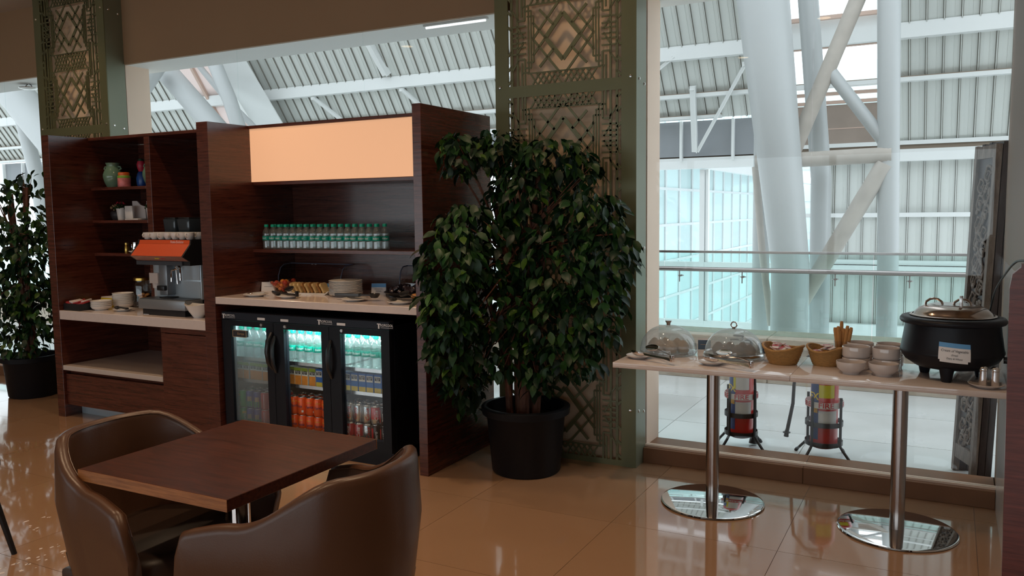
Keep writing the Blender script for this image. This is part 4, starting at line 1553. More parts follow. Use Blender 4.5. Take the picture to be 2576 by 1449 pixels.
CAN_KIND = {
    'orange': (can_meshes('can_orange'), [can_wrap(False, 'Fanta', .026, 'ink_navy', .060, .1), band(.020, .034, 'ink_white', 'barcode', .75, 1.15, n=4), band(.088, .091, 'ink_yellow', 'stripe', -.5, .5, n=8)]),
    'silver': (can_meshes('can_silver'), [can_wrap(True, 'Coke', .036, 'ink_red', .060, .2)]),
    'red': (can_meshes('can_red'), [band(.01, .108, 'ink_white', 'stripe', .6, .68, n=2)]),
    'green': (can_meshes('can_green'), [band(.080, .096, 'ink_yellow', 'lemon', -.5, .3, n=8), can_wrap(True, 'Sprite', .026, 'ink_white', .052, .2)]),
    'indigo': (can_meshes('can_indigo'), [band(.012, .052, 'can_green', 'lower_band'), band(.050, .082, 'ink_gold', 'fruit', -.45, .45, n=8)]),
    'blue': (can_meshes('can_blue'), [band(.015, .03, 'ink_white', 'barcode', .4, .8, n=4)]),
    'dark': (can_meshes('can_dark'), [band(.02, .1, 'can_red', 'red_mark', -.9, -.25, n=4), can_wrap(True, 'zero', .028, 'ink_white', .055, 0, a0=.35)]),
    'pink': (can_meshes('can_silver'), [band(.035, .11, 'can_red', 'red_field', -1.5, 1.5, n=10), can_wrap(True, 'Coke', .030, 'ink_white', .060, .2)]),
}
CAN_WORD = {'orange': 'bright orange', 'silver': 'silver', 'red': 'plain red', 'green': 'green', 'indigo': 'indigo and green', 'blue': 'dark blue', 'dark': 'black and red', 'pink': 'silver and red'}


def can(kind, loc, rz, label, group):
    (b, tp, tab), ex = CAN_KIND[kind]
    o = put('drink_can', b, None, loc, rz)
    tag(o, label, 'can', group)
    l = put('lid', tp, o)
    put('tab', tab, l)
    for e in ex:
        put(e.name.split('.')[0], e, o)
    return o


ROWS = (((('green', 'indigo', 'indigo', 'red', 'red', 'red')), (('green', 'indigo', 'indigo', 'red', 'red', 'red'))),
        ((('orange',) * 5 + ('blue',)), (('orange',) * 5 + ('blue',))),
        ((('silver', 'silver', 'silver', 'pink', 'dark', 'dark')), (('pink', 'pink', 'silver', 'dark', 'dark', 'dark'))))
for k in range(3):
    x0 = FX - .695 + k * .4633
    where = ('left', 'middle', 'right')[k]
    for lay in range(2):
        for i in range(6):
            kind = ROWS[k][0 if lay else 1][i]
            can(kind, (x0 + .070 + i * .0675, 4.105, .111 + lay * .1215), rng.uniform(-.35, .9),
                '%s can, %s from left, %s front layer behind %s fridge door' % (CAN_WORD[kind], ORD[i], 'upper' if lay else 'lower', where), 'drink cans in the fridge behind the %s door' % where)
    for i in range(6):
        kind = ROWS[k][0][i]
        for lay in range(2):
            can(kind, (x0 + .070 + i * .0675, 4.18, .111 + lay * .1215), rng.uniform(-.5, .5),
                '%s can, %s from left, %s rear row behind %s fridge door' % (CAN_WORD[kind], ORD[i], 'upper' if lay else 'lower', where), 'second row of cans behind the %s door' % where)

# ================================================================== ON THE RIGHT COUNTER
ZC = 1.0
saucer('saucer', 'white saucer with a small spoon at the left end of the right counter', (-4.13, 4.115, ZC), .085)
t = thing('teaspoon', 'small dark spoon lying on the leftmost saucer', 'spoon', (-4.13, 4.10, ZC + .014), .3)
MB().ball((-.03, 0, .006), 1, 10, 6, (.022, .014, .005)).build('bowl', 'tong_steel', t)
strip([(-.012, 0, .006), (.03, 0, .010), (.075, 0, .012)], [.006, .005, .009], .002).build('handle', 'tong_steel', t)
card('menu_card', 'plain white menu card left of the red fruit bowl', (-4.31, 4.41, ZC), .45, .095, .066, 'plain', 1)
t = thing('fruit_bowl', 'clear glass bowl heaped with red and orange fruit', 'bowl', (-4.15, 4.40, ZC))
MB().lathe([(0, .004), (.045, .0), (.055, .006), (.085, .06), (.098, .085), (.094, .086), (.08, .062), (.05, .010), (0, .008)], 32).build('glass_bowl', 'amber_bowl', t, smooth=60)
for k in range(26):
    a, q = rng.uniform(0, 2 * PI), rng.uniform(0, 1) ** .6
    z = rng.uniform(.022, .085)
    rr = (.030 + .055 * min(1, z / .07)) * q
    MB().ball((rr * math.cos(a), rr * math.sin(a), z), rng.uniform(.014, .022), 8, 5, (1, .8, .8)).build('fruit_piece', rng.choice(('food_red', 'food_orange', 'food_orange', 'food_red')), t)
saucer('saucer', 'white saucer under the black tongs in front of the fruit bowl', (-3.84, 4.115, ZC), .08)
tongs('serving_tongs', 'black plastic tongs resting on a saucer beside the bread', (-3.83, 4.10, ZC + .012), math.radians(-15), .20, 'plastic_black', .9, .05)
t = thing('bread_tray', 'long white tray of sliced bread on the right counter', 'tray', (-3.87, 4.37, ZC), math.radians(9))
MB().prism([(-.15, .010), (-.135, 0), (.135, 0), (.15, .010), (.165, .024), (.160, .026), (.14, .012), (-.14, .012), (-.160, .026), (-.165, .024)], -.055, .055, 'y').build('dish', 'porcelain', t, smooth=0)
for k in range(9):
    x = -.115 + k * .029
    pts = [(-.036, 0), (.036, 0), (.038, .04), (.044, .052), (.038, .066), (.018, .072), (-.018, .072), (-.038, .066), (-.044, .052), (-.038, .04)]
    o = MB().prism(pts, -.006, .006, 'x').build('bread_slice', 'bread' if k < 3 else 'crust' if k % 2 else 'bread', t, smooth=0)
    o.location = (x, 0, .013)
    o.rotation_euler = (0, math.radians(-24), rng.uniform(-.15, .15))
card('menu_card', 'blue-topped menu card just left of the plate stack', (-3.76, 4.43, ZC), .40, .085, .07, 'blue', 2)
for k in range(10):
    saucer('dinner_plate', '%s white plate from the bottom of the tall plate stack' % ORD[k], (-3.55, 4.345, ZC + k * .0098 + .0002), .112, 'plate', 'porcelain', 'plates in the stack on the right counter')
saucer('saucer', 'white saucer under the dark ladle in front of the plate stack', (-3.30, 4.12, ZC), .085)
t = thing('serving_ladle', 'dark flat-handled ladle lying in front of the plates', 'ladle', (-3.33, 4.16, ZC + .022), math.radians(6))
MB().box(-.14, .04, -.017, .017, 0, .022).build('handle', 'machine_grey', t, bevel=.005)
strip([(.03, 0, .012), (.08, 0, .014), (.12, 0, .012)], [.02, .016, .02], .006).build('neck', 'plastic_black', t)
hb = MB().lathe([(0, -.02), (.022, -.016), (.034, 0), (.036, .010), (.033, .010), (.02, -.012), (0, -.016)], 20)
hb.xf(Matrix.Translation((.145, 0, .014)))
hb.build('scoop', 'plastic_black', t)
card('menu_card', 'blue-topped menu card right of the plate stack', (-3.40, 4.50, ZC), .38, .100, .075, 'blue', 2)
t = thing('sweets_bowl', 'wide dark bowl heaped with glossy dark wrapped sweets', 'bowl', (-3.17, 4.50, ZC), 0)
MB().lathe([(0, .004), (.10, .0), (.115, .006), (.150, .030), (.147, .032), (.11, .012), (0, .008)], 32).build('bowl', 'plastic_black', t, smooth=50)
for k in range(34):
    a, q = rng.uniform(0, 2 * PI), rng.uniform(0, 1) ** .5 * .115
    z = .028 + .052 * (1 - (q / .12) ** 2) * rng.uniform(.5, 1.0)
    o = MB().cbox((0, 0, 0), (.040, .026, .020)).build('wrapped_sweet', 'candy_dark', t, bevel=.006)
    o.location = (q * math.cos(a), q * math.sin(a), z)
    o.rotation_euler = (rng.uniform(-.7, .7), rng.uniform(-.7, .7), rng.uniform(0, 3))
saucer('saucer', 'white saucer under the black tongs at the right end of the counter', (-2.93, 4.10, ZC), .085)
tongs('serving_tongs', 'black plastic tongs at the right end of the counter', (-2.90, 4.10, ZC + .012), math.radians(-14), .20, 'plastic_black', .9, .05)
t = thing('pastry_tray', 'tray of golden pastries at the right end of the counter', 'tray', (-2.87, 4.32, ZC))
MB().box(-.12, .12, -.07, .07, 0, .010).build('dish', 'plastic_black', t, bevel=.003)
for k in range(8):
    MB().ball((-.085 + (k % 4) * .055, -.03 + (k // 4) * .06, .026), .03, 12, 6, (1, .9, .6)).build('pastry', 'food_amber', t)


def roll_cover(label, loc, w, h, d):
    t = thing('food_cover', label, 'food cover', loc)
    th = .004
    prof = []
    for k in range(9):
        a = PI / 2 * k / 8
        prof.append((-d * math.sin(PI / 2 - a) * 1.0, h * math.sin(a) ** .8 if k else 0))
    # arched front sheet, thin but with two faces
    vs, fs = [], []
    pts = [(-d, .02), (-d * .97, h * .55), (-d * .80, h * .85), (-d * .55, h * .97), (0, h)]
    for x in (-w / 2, w / 2):
        for (y, z) in pts:
            vs.append((x, y, z))
        for (y, z) in pts:
            vs.append((x, y + th, z - th))
    n = len(pts)
    for i in range(n - 1):
        fs.append((i, i + 1, 2 * n + i + 1, 2 * n + i))
        fs.append((n + i, 3 * n + i, 3 * n + i + 1, n + i + 1))
    MB().raw(vs, fs).build('curved_sheet', 'acrylic', t, smooth=60)
    for s in (-1, 1):
        MB().prism([(-d, .0), (-d * .97, h * .55), (-d * .80, h * .85), (-d * .55, h * .97), (0, h), (0, 0)], s * w / 2 - .002, s * w / 2 + .002, 'x').build('end_sheet', 'acrylic', t, smooth=0)
        MB().tube([(s * w / 2, y, z) for (y, z) in pts], .0042, 6).build('edge_bead', 'acrylic_edge', t)
    MB().tube([(-w / 2, 0, h), (w / 2, 0, h)], .0042, 6).build('edge_bead', 'acrylic_edge', t)
    MB().box(-.03, .03, -d * .55 - .01, -d * .55 + .01, h * .97, h * .97 + .014).build('handle', 'acrylic', t, bevel=.003)
    return t


roll_cover('clear acrylic roll cover standing behind the bread', (-4.06, 4.70, ZC), .58, .185, .14)
roll_cover('clear acrylic roll cover standing behind the dark sweets', (-3.03, 4.72, ZC), .56, .185, .10)

# ================================================================== LEFT COUNTER AND SHELVES
ZL = .833
t = thing('sachet_box', 'low dark box filled with red packets at the left end of the counter', 'box', (-5.935, 4.08, ZL))
MB().box(-.095, .095, -.075, -.070, 0, .052).box(-.095, .095, .070, .075, 0, .052).box(-.095, -.090, -.07, .07, 0, .052).box(.09, .095, -.07, .07, 0, .052).box(-.09, .09, -.07, .07, 0, .006).build('tray', 'plastic_black', t, smooth=0)
for k in range(7):
    o = MB().cbox((0, 0, 0), (.062, .085, .014)).build('packet', 'sachet_red' if k not in (2, 5) else 'sachet_white', t, bevel=.004)
    o.location = (-.06 + .02 * k, -.02 + .03 * (k % 2), .055 + .006 * (k % 3))
    o.rotation_euler = (.12, rng.uniform(-.35, .35), rng.uniform(-.3, .3))
t = thing('tea_box', 'low yellow tea box behind the small bowl stack', 'box', (-5.90, 4.33, ZL))
MB().box(-.07, .07, -.05, .05, 0, .072).build('carton', 'ink_yellow', t, bevel=.002)
MB().box(-.068, .068, -.048, .048, .072, .080).build('lid', 'sachet_white', t, bevel=.002)


def small_bowl(label, loc, r, h, group, m='porcelain'):
    o = MB().lathe([(0, .003), (r * .58, 0), (r * .62, .004), (r * .85, h * .35), (r * .97, h * .8), (r, h), (r * .965, h), (r * .92, h * .8), (r * .78, h * .35), (r * .5, .008), (0, .007)], 28).build('bowl', m, None, loc, smooth=55)
    return tag(o, label, 'bowl', group)


for k in range(4):
    small_bowl('%s white bowl from the bottom of the low stack beside the red packets' % ORD[k], (-5.765, 4.135, ZL + k * .0130), .078, .034, 'bowls in the low stack on the left counter')
for k in range(7):
    small_bowl('%s white bowl from the bottom of the taller stack behind the low one' % ORD[k], (-5.735, 4.305, ZL + k * .0135), .080, .036, 'bowls in the taller stack on the left counter')
saucer('saucer', 'white saucer with a black spoon beside the glass jar', (-5.53, 4.15, ZL), .075)
t = thing('serving_spoon', 'black plastic spoon lying on the saucer by the glass jar', 'spoon', (-5.53, 4.13, ZL + .018), math.radians(-8))
MB().ball((-.055, 0, .008), 1, 12, 6, (.024, .02, .012)).build('bowl', 'plastic_black', t)
strip([(-.04, 0, .010), (.02, 0, .010), (.085, 0, .006)], [.014, .016, .024], .012).build('handle', 'plastic_black', t)
t = thing('cookie_jar', 'glass jar with a gold lid holding golden snacks', 'jar', (-5.575, 4.36, ZL))
MB().lathe([(0, .004), (.060, 0), (.068, .006), (.070, .02), (.070, .175), (.066, .195), (.058, .205), (.058, .215), (.054, .215), (.054, .203), (.064, .172), (.064, .02), (0, .010)], 32).build('glass', 'jar_glass', t, smooth=50)
MB().lathe([(0, .238), (.056, .238), (.062, .234), (.063, .216), (.059, .214), (0, .214)], 32).build('lid', 'gold', t)
for k in range(24):
    a, q = rng.uniform(0, 2 * PI), rng.uniform(0, .046)
    MB().ball((q * math.cos(a), q * math.sin(a), .024 + .0036 * k), rng.uniform(.014, .02), 8, 5, (1.1, .8, .6)).build('snack', 'food_amber', t)
t = thing('snack_stand', 'clear display stand behind the glass jar', 'stand', (-5.60, 4.58, ZL))
MB().box(-.13, .13, -.06, .06, .10, .108).build('tray', 'plastic_black', t, bevel=.002)
MB().box(-.11, -.09, -.05, .05, 0, .10).box(.09, .11, -.05, .05, 0, .10).build('feet', 'acrylic', t, smooth=0)
MB().prism([(-.10, .108), (.12, .108), (.12, .22), (-.08, .22)], -.055, -.052, 'y').build('front_sheet', 'acrylic', t, smooth=0)
MB().prism([(-.10, .108), (.12, .108), (.12, .22), (-.08, .22)], .052, .055, 'y').build('back_sheet', 'acrylic', t, smooth=0)
tag(MB().box(-.032, .032, -.022, .022, 0, .003).build('paper_note', 'paper_white', None, (-5.17, 4.09, ZL), .1, smooth=0), 'small white paper lying in front of the coffee machine', 'paper')
mb = MB()
n = 28
prof = [(.030, .0), (.034, .006), (.060, .045), (.086, .088), (.083, .089), (.056, .047), (.028, .010)]
mb.lathe(prof + [(0, .008)], n, (0, 0, 0), 1.15, .9)
mb.lathe([(0, 0), (.030, 0)], n, (0, 0, 0), 1.15, .9)
mb.v = [(x, y, z + (.012 * (x / .09) ** 2 if z > .06 else 0)) for x, y, z in mb.v]
tag(mb.build('sugar_bowl', 'porcelain', None, (-4.655, 4.085, ZL), .2, smooth=55), 'white oval bowl at the right end of the left counter', 'bowl')

# ---- coffee machine
cm = thing('coffee_machine', 'steel espresso machine with an orange slanted hood', 'coffee machine', (-4.99, 4.20, ZL))
MB().box(-.25, .25, 0, .36, .06, .40).build('body', 'steel_panel', cm, bevel=.004)
MB().box(-.22, -.10, -.004, 0, .10, .36).box(-.02, .24, -.004, 0, .10, .24).box(-.02, .24, -.004, 0, .25, .37).build('front_plate', 'steel_panel', cm, smooth=0)
MB().box(-.235, .25, -.155, .02, .045, .115).build('drip_tray', 'machine_light', cm, bevel=.004)
MB().box(-.225, .245, -.145, -.01, .115, .120).build('drip_grille', 'machine_grey', cm, smooth=0)
MB().box(-.22, .22, -.13, .33, 0, .045).build('foot_plinth', 'plastic_black', cm, smooth=0)
# hood: black end cheeks, orange slanted front, flap below it, grey lower bar
hood = [(-.095, .545), (-.100, .515), (-.175, .430), (-.115, .392), (-.115, .362), (.34, .362), (.34, .545)]
MB().prism(hood, .262, .276, 'x').build('end_cheek', 'plastic_black', cm, smooth=0)
MB().prism(hood, -.276, -.262, 'x').build('end_cheek', 'plastic_black', cm, smooth=0)
MB().prism([(-.090, .540), (-.096, .514), (-.110, .500), (-.110, .362), (.335, .362), (.335, .540)], -.262, .262, 'x').build('hood_body', 'plastic_black', cm, smooth=0)
MB().prism([(-.0915, .542), (-.1005, .515), (-.0955, .513), (-.086, .540)], -.262, .262, 'x').build('fascia', 'machine_orange', cm, smooth=0)
MB().prism([(-.100, .514), (-.176, .431), (-.171, .430), (-.095, .513)], -.262, .262, 'x').build('orange_front', 'machine_orange', cm, smooth=0)
MB().prism([(-.175, .429), (-.117, .393), (-.113, .396), (-.171, .432)], -.262, .262, 'x').build('button_flap', 'machine_flap', cm, smooth=0)
for k, x in enumerate((-.02, .04)):
    MB().box(x - .022, x + .022, -.1500, -.146, .408, .414).build('button', 'sachet_red' if k else 'ink_yellow', cm, smooth=0)
MB().box(-.276, .20, -.12, -.10, .362, .390).build('lower_bar', 'machine_grey', cm, smooth=0)
mb = flat_text(MB(), 'Franke Evolution', .026, lambda u, v: (.135 + u, -.0975 - .0022, .528 + v), shear=.25, sx=.75)
mb.build('lettering', 'ink_white', cm, smooth=0)
MB().tube([(.06, -.03, .362), (.06, -.035, .33), (.05, -.05, .33), (.03, -.07, .32), (.03, -.075, .24)], .007, 10).tube([(.03, -.02, .22), (.03, -.03, .345), (.045, -.045, .358), (.09, -.06, .36), (.115, -.065, .34), (.115, -.065, .25)], .008, 10).build('steam_pipe', 'chrome', cm)
MB().box(-.10, -.015, -.075, .0, .14, .362).build('brew_group', 'machine_light', cm, bevel=.006)
MB().lathe([(0, .19), (.032, .19), (.034, .22), (.034, .235), (0, .235)], 20, (-.15, -.05, 0)).box(-.19, -.10, -.085, -.02, .225, .30).build('spout_block', 'porcelain_grey', cm, smooth=40)
MB().box(-.10, -.02, -.10, -.05, .175, .21).build('portafilter', 'plastic_black', cm, bevel=.006)
MB().box(-.09, .02, -.085, -.01, .118, .128).build('cup_rest', 'plastic_black', cm, smooth=0)
for k, x in enumerate((-.195, -.045)):
    h_ = thing('bean_hopper', ('left' if k == 0 else 'right') + ' smoked bean hopper on top of the coffee machine', 'hopper', (-4.99 + x, 4.38, ZL + .545))
    MB().hexa([(-.055, -.055, 0), (.055, -.055, 0), (.055, .055, 0), (-.055, .055, 0)], [(-.065, -.065, .145), (.065, -.065, .145), (.065, .065, .145), (-.065, .065, .145)]).build('bin', 'hopper_smoke', h_, bevel=.005)
    MB().box(-.058, .058, -.058, .058, .145, .157).build('lid', 'plastic_black', h_, bevel=.004)
h_ = thing('knock_box', 'dark round container beside the hoppers on the machine', 'container', (-4.81, 4.36, ZL + .545))
MB().lathe([(0, 0), (.05, 0), (.052, .01), (.052, .09), (0, .09)], 24).build('bin', 'plastic_black', h_, smooth=40)
MB().lathe([(0, .09), (.054, .09), (.054, .10), (.03, .112), (0, .114)], 24).build('lid', 'machine_flap', h_, smooth=40)


def cup(loc, rz, label, group):
    o = MB().lathe([(0, .003), (.020, 0), (.023, .004), (.032, .022), (.034, .050), (.0325, .050), (.030, .022), (.018, .006), (0, .006)], 20).mesh('coffee_cup', 'porcelain', smooth=55) if 'coffee_cup' not in bpy.data.meshes else bpy.data.meshes['coffee_cup']
    o = put('coffee_cup', o, None, loc, rz)
    tag(o, label, 'cup', group)
    h = bpy.data.meshes.get('cup_handle') or MB().tube([(.031, 0, .040), (.044, 0, .040), (.049, 0, .030), (.044, 0, .018), (.030, 0, .016)], .0035, 6).mesh('cup_handle', 'porcelain')
    put('handle', h, o)
    return o


for r in range(2):
    for k in range(7):
        cup((-5.215 + k * .0725, 4.15 + r * .078, ZL + .545), rng.uniform(-.6, .6) - 1.2, '%s white coffee cup from the left in the %s row on the coffee machine' % (ORD[k], 'front' if r == 0 else 'rear'), 'coffee cups on the coffee machine')

# ---- shelf things
def vase(label, loc, s, lidded):
    t = thing('vase', label, 'vase', loc)
    p = [(0, .002), (.045, 0), (.05, .006), (.066, .04), (.076, .08), (.075, .105), (.062, .140), (.048, .158), (.046, .175), (.054, .196), (.050, .197), (.042, .176), (0, .165)]
    MB().lathe([(r * s, z * s) for r, z in p], 32).build('body', 'celadon', t, smooth=55)
    for a in (0.25, PI + .25):
        MB().tube([(.062 * s * math.cos(a), .062 * s * math.sin(a), .142 * s), (.078 * s * math.cos(a), .078 * s * math.sin(a), .150 * s), (.070 * s * math.cos(a), .070 * s * math.sin(a), .165 * s), (.05 * s * math.cos(a), .05 * s * math.sin(a), .166 * s)], .007 * s, 8).build('lug_handle', 'celadon', t)
    if lidded:
        MB().lathe([(0, .24 * s), (.012 * s, .236 * s), (.03 * s, .222 * s), (.058 * s, .204 * s), (.058 * s, .198 * s), (0, .198 * s)], 28).build('lid', 'celadon', t, smooth=50)
    return t


vase('squat green vase with two lugs on the top shelf', (-5.925, 4.42, 1.775), 1.0, False)
vase('green lidded jar half hidden behind the upright', (-5.505, 4.46, 1.775), 1.05, True)
t = thing('snack_jar', 'small jar with a colourful label and an orange lid', 'jar', (-5.745, 4.38, 1.775))
MB().lathe([(0, 0), (.046, 0), (.048, .004), (.048, .080), (.040, .092), (0, .092)], 24).build('body', 'label_pink', t, smooth=50)
MB().lathe([(.0482, .070), (.0486, .070), (.0486, .084), (.0440, .090), (.043, .088)], 24).build('leaf_band', 'label_leaf', t, smooth=50)
MB().lathe([(0, .090), (.040, .090), (.042, .094), (.042, .110), (.036, .114), (0, .114)], 24).build('lid', 'cap_orange', t, smooth=40)
t = thing('figurine', 'blue bottle with a red wrapped top behind the orange-lidded jar', 'bottle', (-5.69, 4.50, 1.775))
MB().lathe([(0, 0), (.034, 0), (.040, .02), (.042, .07), (.034, .105), (.020, .125), (0, .128)], 20).build('body', 'fig_blue', t, smooth=55)
MB().lathe([(0, .118), (.020, .120), (.030, .150), (.034, .18), (.026, .205), (0, .212)], 20).build('wrapped_top', 'fig_red', t, smooth=55)
MB().lathe([(0, .205), (.022, .206), (.020, .222), (0, .226)], 16).build('cap', 'leaf_green_3', t)


def flower_pot(label, loc, r, h, petal):
    t = thing('flower_pot', label, 'plant', loc)
    MB().lathe([(0, 0), (r * .72, 0), (r * .76, .004), (r, h), (r * .93, h), (r * .86, h - .02), (0, h - .02)], 24).build('pot', 'porcelain', t, smooth=40)
    vs = MB()
    for k in range(60):
        a = rng.uniform(0, 2 * PI)
        q = rng.uniform(.2, 1.25) * r
        z = h - .01 + rng.uniform(0, .045) * (1.3 - q / (1.6 * r))
        vs.ball((q * math.cos(a), q * math.sin(a), z), rng.uniform(.005, .009), 6, 4)
    o = vs.build('leaf_tuft', 'leaf_green_0', t)
    o['kind'] = 'stuff'
    fl_ = MB()
    for k in range(34):
        a = rng.uniform(0, 2 * PI)
        q = rng.uniform(0, 1.3) * r
        fl_.ball((q * math.cos(a), q * math.sin(a), h + .035 + rng.uniform(-.008, .012)), rng.uniform(.003, .0055), 6, 4)
    o = fl_.build('blossoms', petal, t)
    o['kind'] = 'stuff'
    return t


flower_pot('white pot of dark red flowers on the middle shelf', (-5.845, 4.42, 1.517), .042, .098, 'fig_red')
flower_pot('white pot of small white flowers beside the upright', (-5.505, 4.42, 1.517), .036, .094, 'sachet_white')
t = thing('napkin_holder', 'white porcelain napkin holder between the flower pots', 'holder', (-5.68, 4.42, 1.517))
MB().box(-.078, .078, -.045, .045, 0, .012).build('foot', 'porcelain', t, bevel=.004)
MB().box(-.078, .010, -.042, -.030, .012, .112).build('front_plate', 'porcelain', t, bevel=.008)
MB().prism([(-.075, .012), (.075, .012), (.075, .105), (.02, .118), (-.02, .150), (-.075, .150)], .030, .040, 'y').build('back_plate', 'porcelain_grey', t, smooth=0)
t = thing('ornament', 'dark woven ornament with pale blossoms at the back of the middle shelf', 'ornament', (-5.965, 4.48, 1.517))
MB().lathe([(0, 0), (.045, 0), (.058, .03), (.062, .06), (.05, .075), (0, .078)], 20).build('basket', 'dark_screen_wood', t, smooth=50)
o = MB()
for k in range(24):
    a, q = rng.uniform(0, 2 * PI), rng.uniform(0, .05)
    o.ball((q * math.cos(a), q * math.sin(a), .08 + rng.uniform(0, .05)), rng.uniform(.006, .012), 6, 4)
o = o.build('blossoms', 'ink_gold', t)
o['kind'] = 'stuff'
t = thing('spice_bottle', 'tiny golden bottle on the lowest shelf', 'bottle', (-5.765, 4.385, 1.258))
MB().lathe([(0, 0), (.017, 0), (.018, .003), (.018, .050), (.013, .060), (0, .061)], 16).build('body', 'gold', t, smooth=50)
MB().lathe([(0, .060), (.014, .060), (.015, .064), (.015, .080), (0, .082)], 16).build('cap', 'gold', t, smooth=50)
saucer('saucer', 'white saucer under the silver jug on the lowest shelf', (-5.625, 4.36, 1.258), .055)
t = thing('milk_jug', 'small shiny silver jug on a saucer on the lowest shelf', 'jug', (-5.625, 4.36, 1.267))
MB().lathe([(0, 0), (.026, 0), (.030, .01), (.031, .035), (.024, .065), (.026, .078), (.024, .078), (.02, .062), (0, .055)], 24).build('body', 'chrome', t, smooth=55)
MB().tube([(-.027, 0, .065), (-.046, 0, .060), (-.046, 0, .03), (-.03, 0, .02)], .004, 8).build('handle', 'chrome', t)

# ================================================================== ON THE BUFFET TABLES
ZT = .760


def food_dome(label, loc, r, h, knob, flange, cakes, cake_m):
    t = thing('food_dome', label, 'food dome', loc)
    if flange:
        MB().lathe([(0, .0), (r * 1.00, 0), (r * 1.06, .006), (r * 1.07, .014), (r * 1.02, .018), (r * .98, .012), (0, .010)], 48).build('base_plate', 'dome_acrylic', t, smooth=50)
        MB().lathe([(r * 1.01, .018), (r * 1.04, .022), (r * 1.03, .030), (r * .99, .034), (r * .97, .026)], 48, closed=True).build('rim_ring', 'brushed', t, smooth=50)
    else:
        MB().lathe([(0, 0), (r * .93, 0), (r * .98, .004), (r * .98, .010), (0, .012)], 48).build('base_plate', 'dome_acrylic', t, smooth=50)
    z0 = .030 if flange else .012
    prof = []
    for k in range(13):
        a = PI / 2 * k / 12
        prof.append((r * math.cos(a) ** .85 if k < 12 else 0, z0 + h * math.sin(a)))
    MB().lathe(prof, 48).build('dome', 'dome_acrylic', t, smooth=70)
    if not flange:
        MB().lathe([(r, z0), (r * 1.012, z0 + .002), (r * 1.012, z0 + .007), (r, z0 + .008)], 48, closed=True).build('rim_ring', 'acrylic', t, smooth=60)
    zt = z0 + h
    if knob == 'cone':
        MB().lathe([(0, zt - .002), (.010, zt), (.011, zt + .010), (.017, zt + .020), (.018, zt + .024), (0, zt + .025)], 20).build('knob', 'kettle_lid', t)
    else:
        MB().lathe([(0, zt - .002), (.010, zt), (.008, zt + .008), (0, zt + .009)], 16).build('knob_foot', 'kettle_lid', t)
        MB().tube([(.015 * math.cos(a), 0, zt + .020 + .015 * math.sin(a)) for a in [2 * PI * k / 20 for k in range(21)]], .004, 8).build('knob_ring', 'chrome', t)
    for (x, y) in cakes:
        c = MB().lathe([(0, .0), (.026, 0), (.030, .006), (.034, .030), (.032, .038), (.022, .052), (.010, .064), (0, .068)], 16).build('cake', cake_m, t, smooth=50)
        c.location = (x, y, .013)
        w = MB().lathe([(.0265, 0), (.0365, .034), (.0360, .034), (.026, .001)], 16).build('paper_case', 'sachet_white' if not flange else 'cake', c, smooth=50)
    return t


CK = [(-.085, .02), (-.035, -.045), (.030, -.05), (.085, -.005), (-.03, .045), (.035, .05)]
food_dome('tall clear food dome with a cone knob over pale cakes', (-1.356, 4.398, ZT), .154, .145, 'cone', False, CK, 'cake')
food_dome('lower clear food dome with a ring knob over dark cakes', (-.998, 4.392, ZT), .150, .128, 'ring', True, CK, 'cake_dark')
saucer('saucer', 'white saucer under the steel tongs at the left table corner', (-1.452, 4.185, ZT), .068, m='porcelain_grey')
tongs('serving_tongs', 'shiny steel tongs in front of the tall food dome', (-1.345, 4.128, ZT + .013), math.radians(-34), .27, 'tong_steel', .9, .042)
saucer('saucer', 'white saucer under the steel tongs in front of the lower dome', (-1.055, 4.160, ZT), .068, m='porcelain_grey')
tongs('serving_tongs', 'shiny steel tongs in front of the lower food dome', (-.955, 4.115, ZT + .013), math.radians(-30), .27, 'tong_steel', .9, .042)
card('menu_card', 'dark picture card standing behind the tall food dome', (-1.195, 4.545, ZT), .25, .075, .070, 'navy', 1, .15)
card('menu_card', 'plain white paper card between the two domes', (-1.135, 4.555, ZT), .2, .05, .060, 'plain', 0, .12)
card('menu_card', 'dark picture card standing behind the left basket', (-.845, 4.545, ZT), .22, .125, .074, 'navy', 1, .15)


